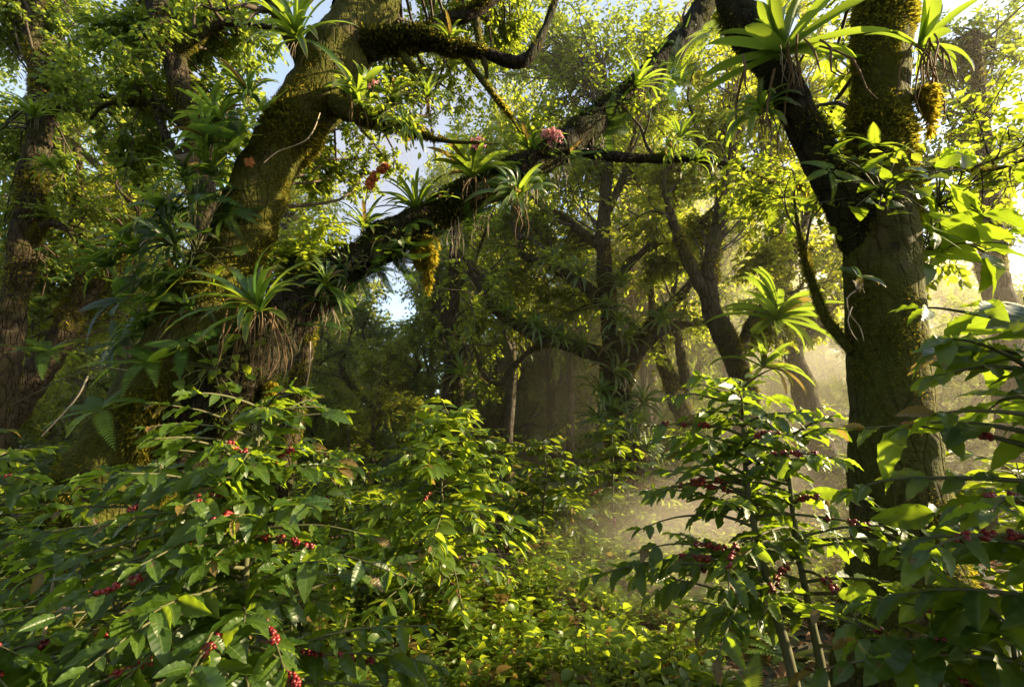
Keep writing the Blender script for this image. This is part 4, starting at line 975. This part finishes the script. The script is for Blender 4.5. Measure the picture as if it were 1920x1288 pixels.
def strand(label, pts, Y, w, name='hanging_root', cat='root', mat='root'):
    P = np.array([at(a, b, Y + (0 if len(q) < 3 else q[2])) for q in pts for a, b in (q[:2],)])
    r = thing(name, label, cat, P[0]); mb = MB(); tube(mb, P, np.linspace(w, w * .5, len(P)), 5, .03, .4, 15, int(R.integers(99)))
    mb.build('strand', M[mat], r, P[0])
strand('thin pale root curving down the upper leaning trunk', [(600, 212), (590, 240), (575, 262), (548, 275), (520, 285), (495, 305)], 3.8, .006)
for i, (a, b, l) in enumerate(((610, 575, 60), (655, 530, 45), (705, 500, 55), (760, 470, 40), (835, 430, 60), (868, 415, 75), (905, 395, 60), (990, 345, 45), (1050, 320, 40), (1120, 260, 40))):
    Y = float(np.interp(a, [420, 650, 1000, 1340], [3.9, 4.2, 4.7, 5.5])) - .12; p = at(a, b, Y)
    r = thing('hanging_roots', 'bundle of thin brown roots hanging from the arching limb', 'roots', p, 'root bundles hanging from the arching limb'); mb = MB()
    hang_strips(mb, p, 9, l * px_scale(a, b, Y), .06, .004); mb.build('strands', M['root'], r, p)
strand('sunlit twig reaching down left over the dark shrubs', [(165, 705), (148, 740), (128, 765), (105, 790), (78, 818)], 3.2, .006, 'bare_twig', 'twig')
strand('long arching leafy stem reaching left from the sunlit fern', [(240, 695), (190, 690), (130, 705), (70, 735), (20, 760)], 3.3, .007, 'bare_twig', 'twig', 'stem')
strand('pale root hanging along the orange lit leaning trunk', [(582, 640), (580, 690), (574, 730), (568, 775)], 5.2, .008)
strand('upper white root on the thick right trunk', [(1605, 545), (1588, 560), (1594, 590), (1612, 612), (1620, 640)], 2.5, .004)
strand('lower white root on the thick right trunk', [(1598, 575), (1590, 600), (1598, 625), (1608, 638)], 2.5, .0035)
strand('thin green stem crossing the dark base of the right trunk', [(1600, 1155), (1640, 1130), (1680, 1110), (1715, 1095)], 2.3, .006, 'bare_twig', 'twig', 'stem')
strand('dead upright twig at the bottom left', [(75, 1250, 0), (85, 1180, 0), (95, 1120, 0), (103, 1075, 0)], 1.9, .008, 'bare_twig', 'twig')

for i, (a, b) in enumerate([(590, 600), (640, 540), (690, 500), (735, 475), (800, 430), (870, 400), (935, 365), (1000, 330), (1060, 290), (1130, 230), (1190, 190), (1250, 140)]):
    Y = float(np.interp(a, [420, 650, 1000, 1340], [3.9, 4.2, 4.7, 5.5])) - .1
    fern('small dark fern draping from the arching limb', a, b + 8, Y, 50 + 25 * R.random(), 6, (0, -.6, -.5 if i % 2 else .6), .4, group='small ferns draping from the arching limb', mat='fern_shaded')

# ------------------------------------------------------------------ ground cover
def ground_cover():
    n = 9500
    Y = 2.3 + 9 * R.random(n) ** 1.25; px = -50 + 2000 * R.random(n); X = (px - 960) / FPX * Y
    k = fbm(np.stack([X * .9, Y * .9, X * 0], -1), 2, 77)
    lit = np.exp(-((px - 930) / 330) ** 2) * (Y < 4.6)
    ok = k * 1.6 + .5 * lit + 1.2 * ((Y > 4.2) & (px > 960) & (px < 1500)) > -.25 + .4 * R.random(n)
    X, Y, lit = X[ok], Y[ok], lit[ok]; n = len(X)
    B = np.stack([X, Y, ground_h(X, Y)], -1)
    tall = np.clip(fbm(np.stack([X * 1.7, Y * 1.7, X * 0 + 3], -1), 2, 41) + .35, 0, 1)
    H = (.05 + .14 * R.random(n)) * (1 + 1.1 * tall + .2 * lit)
    mb, sm = MB(), MB()
    D = nrm(np.stack([R.normal(size=n) * .3, R.normal(size=n) * .3, np.ones(n)], -1))
    place(sm, TWIG, B - D * .02, D, rsph(n), H + .03, .012)
    nl = 14
    t = np.linspace(.2, 1, nl)
    O = B[:, None] + D[:, None] * (H[:, None] * t)[..., None]
    az = np.arange(nl) * 2.4 + R.random((n, 1)) * 6
    Yd = np.stack([np.cos(az), np.sin(az), .1 + .3 * R.random(az.shape)], -1) + D[:, None] * .2
    O, Yd = O.reshape(-1, 3), Yd.reshape(-1, 3); m = len(O)
    L = np.repeat(.03 + .075 * R.random(n) ** 1.5, nl) * (.7 + .5 * R.random(m)); rnd = np.clip(np.repeat(R.random(n), nl) + R.normal(size=m) * .15, 0, .999)
    for z in (0, 1):
        w = (np.arange(m) % 2) == z
        place(mb, MID[z], O[w], Yd[w], np.array([0, 0, 1.]) + R.normal(size=(int(w.sum()), 3)) * .4, L[w], L[w] * 1.35, rnd=rnd[w])
    o = mb.build('ground_cover', M['herb']); o['kind'] = 'stuff'; o['label'] = 'low leafy herbs carpeting the forest floor'
    q = sm.build('ground_cover_stems', M['stem']); q.parent = o
ground_cover()

def litter():
    n = 16000
    Y = 2. + 9 * R.random(n) ** 1.3; px = -100 + 2100 * R.random(n); X = (px - 960) / FPX * Y
    B = np.stack([X, Y, ground_h(X, Y) + .01 + .02 * R.random(n)], -1)
    mb = MB(); D = np.stack([R.normal(size=n), R.normal(size=n), R.normal(size=n) * .25], -1)
    place(mb, MID[1], B, D, np.array([0, 0, 1.]) + R.normal(size=(n, 3)) * .5, .05 + .08 * R.random(n))
    o = mb.build('leaf_litter', M['litter']); o['kind'] = 'stuff'; o['label'] = 'brown fallen leaves over the forest floor'
litter()

for i, (px, Y, a, L) in enumerate([(900, 3.2, .4, .5), (1080, 3.6, 2.6, .7), (780, 3.6, 1.2, .6), (1190, 3.1, .2, .5), (980, 4.4, 2.9, .9), (1240, 4.0, .9, .6), (860, 2.7, 2.2, .35), (1110, 2.8, 1.5, .4)]):
    x = (px - 960) / FPX * Y; b = np.array([x, Y, 0.]); d = np.array([math.cos(a), math.sin(a), 0]); n_ = np.array([-d[1], d[0], 0])
    P = [b + d * L * t + n_ * R.normal() * .03 for t in (-.5, -.2, .15, .5)]
    for q in P: q[2] = float(ground_h(q[0], q[1])) + .035
    r = thing('fallen_stick', 'dead brown stick lying among the herbs on the forest floor', 'stick', P[0], 'fallen sticks'); mb = MB()
    tube(mb, P, [.014, .012, .009, .004], 6, .04, .4, 12, i); tube(mb, [P[1], P[1] + n_ * .08 + d * .06 + np.array([0, 0, .05]), P[1] + n_ * .2 + d * .1 + np.array([0, 0, .06])], [.007, .005, .002], 5, .04)
    mb.build('wood', M['twig'], r, P[0])
for i, (px, Y, L) in enumerate([(1385, 4.0, .34), (1330, 3.8, .3), (1290, 3.4, .3), (1430, 3.6, .32), (1250, 4.6, .36), (1180, 4.9, .36), (1120, 4.4, .34), (1060, 5.2, .4), (760, 5, .38), (700, 4.4, .36), (1360, 3.0, .3), (1480, 3.1, .32), (1210, 2.9, .28),
                               (930, 4.6, .34), (820, 2.75, .24), (960, 2.7, .24), (880, 2.8, .22), (1080, 2.8, .26), (730, 2.9, .28), (1530, 2.8, .3), (1290, 5.6, .4), (1020, 3.2, .24), (1400, 2.7, .28), (1150, 3.1, .26), (1350, 5., .4), (1460, 4.4, .38), (640, 3.2, .3), (1820, 2.4, .34), (1880, 2.9, .36)] + [(1010 + 27 * k, 4.6 + (k * 37 % 11) * .35, .34 + .02 * (k % 5)) for k in range(14)]):
    x = (px - 960) / FPX * Y; p = np.array([x, Y, float(ground_h(x, Y))])
    fern('feathery green fern growing among the low herbs on the forest floor', 0, 0, 0, L, 10, (R.normal() * .15, R.normal() * .15, 1), .6, FROND_S if i % 2 else FROND, 'ferns on the forest floor', wpos=p)

# ------------------------------------------------------------------ mist
def ellipsoid(name, label, c, r, dens, g):
    mb = MB(); V, Q, U = ball(14, 24)
    mb.add(V * np.array(r), Q, np.zeros_like(V))
    o = mb.build(name, vol_mat(name, dens, g)); o.location = c
    o['kind'] = 'stuff'; o['label'] = label
    return o
mb = MB()
x0, x1, y0, y1, z0, z1 = -40, 34, 6.0, 60, -1, 16
V = np.array([[x0, y0, z0], [x1, y0, z0], [x1, y1, z0], [x0, y1, z0], [x0, y0, z1], [x1, y0, z1], [x1, y1, z1], [x0, y1, z1]], float)
mb.add(V, np.array([[0, 3, 2, 1], [4, 5, 6, 7], [0, 1, 5, 4], [1, 2, 6, 5], [2, 3, 7, 6], [3, 0, 4, 7]]), np.zeros_like(V))
o = mb.build('haze', vol_mat('haze', .006, .65), smooth=False); o['kind'] = 'stuff'; o['label'] = 'thin morning haze filling the forest'
ellipsoid('mist', 'glowing mist behind the thick right trunk', (6.5, 8.8, 1.6), (4.5, 3.2, 3.2), .012, .6)
ellipsoid('mist', 'golden haze among the sunlit trees right of the middle', (7, 17, 3), (9, 7, 7), .03, .6)


# ------------------------------------------------------------------ light, sky, camera
AZ, EL = rad(85), rad(24)
S = Vector((math.sin(AZ) * math.cos(EL), math.cos(AZ) * math.cos(EL), math.sin(EL)))
for px, py, Y, r, d in ((1225, 1085, 5.1, (1.5, 1.0, 2.2), .36), (1400, 940, 6.4, (1.2, 1.2, 1.8), .16)):
    mb = MB(); V, Q, U = ball(14, 24); mb.add(V, Q, np.zeros_like(V))
    o = mb.build('mist', soft_vol_mat('mist_shaft', d, .5, (1, .82, .68), 2.2)); o.location = tuple(at(px, py, Y)); o.scale = r
    o['kind'] = 'stuff'; o['label'] = 'wisp of warm mist shaped like a light shaft low between the coffee shrubs'
    o.rotation_euler = S.to_track_quat('Z', 'Y').to_euler()  # mist stretched along the sun direction, giving it a light shaft's shape
sun = bpy.data.lights.new('sun', 'SUN'); sun.energy = 5; sun.angle = rad(.5); sun.color = (1, .8, .46)
so = bpy.data.objects.new('sun', sun); C.objects.link(so); so.rotation_euler = S.to_track_quat('Z', 'Y').to_euler(); so.location = (20, 20, 30)
w = bpy.data.worlds.new('World'); bpy.context.scene.world = w; w.use_nodes = True
nt = w.node_tree; bgn = nt.nodes['Background']; sky = nt.nodes.new('ShaderNodeTexSky'); sky.sky_type = 'NISHITA'; sky.sun_disc = False
sky.sun_elevation = EL; sky.sun_rotation = AZ; sky.dust_density = .8; sky.air_density = 1.0
gen = nt.nodes.new('ShaderNodeTexCoord'); cn = nt.nodes.new('ShaderNodeTexNoise'); cn.inputs['Scale'].default_value = 2.2; cn.inputs['Detail'].default_value = 5
nt.links.new(gen.outputs['Generated'], cn.inputs['Vector'])
vf = math_n(nt.nodes, nt.links, 'MINIMUM', math_n(nt.nodes, nt.links, 'MAXIMUM', math_n(nt.nodes, nt.links, 'MULTIPLY_ADD', cn.outputs['Fac'], 2.4, -.75), .12), .9)
veil = mixc(nt.nodes, nt.links, vf, sky.outputs[0], (1.15, 1.15, 1.25))
nt.links.new(veil, bgn.inputs[0]); bgn.inputs[1].default_value = .15
cam = bpy.data.cameras.new('camera'); cam.lens = LENS; cam.sensor_width = 36; cam.clip_end = 1000; cam.clip_start = .05
co = bpy.data.objects.new('camera', cam); C.objects.link(co); co.location = (0, 0, CAM_H); co.rotation_euler = (math.pi / 2 + PITCH, 0, 0)
sc = bpy.context.scene; sc.camera = co
sc.view_settings.view_transform = 'Standard'; sc.view_settings.look = 'None'; sc.view_settings.exposure = 0
cy = sc.cycles
cy.film_exposure = 3.9
cy.max_bounces = 6; cy.diffuse_bounces = 3; cy.glossy_bounces = 2; cy.transmission_bounces = 4; cy.volume_bounces = 1; cy.transparent_max_bounces = 12
cy.use_denoising = True; cy.sample_clamp_indirect = 4; cy.use_adaptive_sampling = True; cy.adaptive_threshold = .02
cy.caustics_reflective = False; cy.caustics_refractive = False
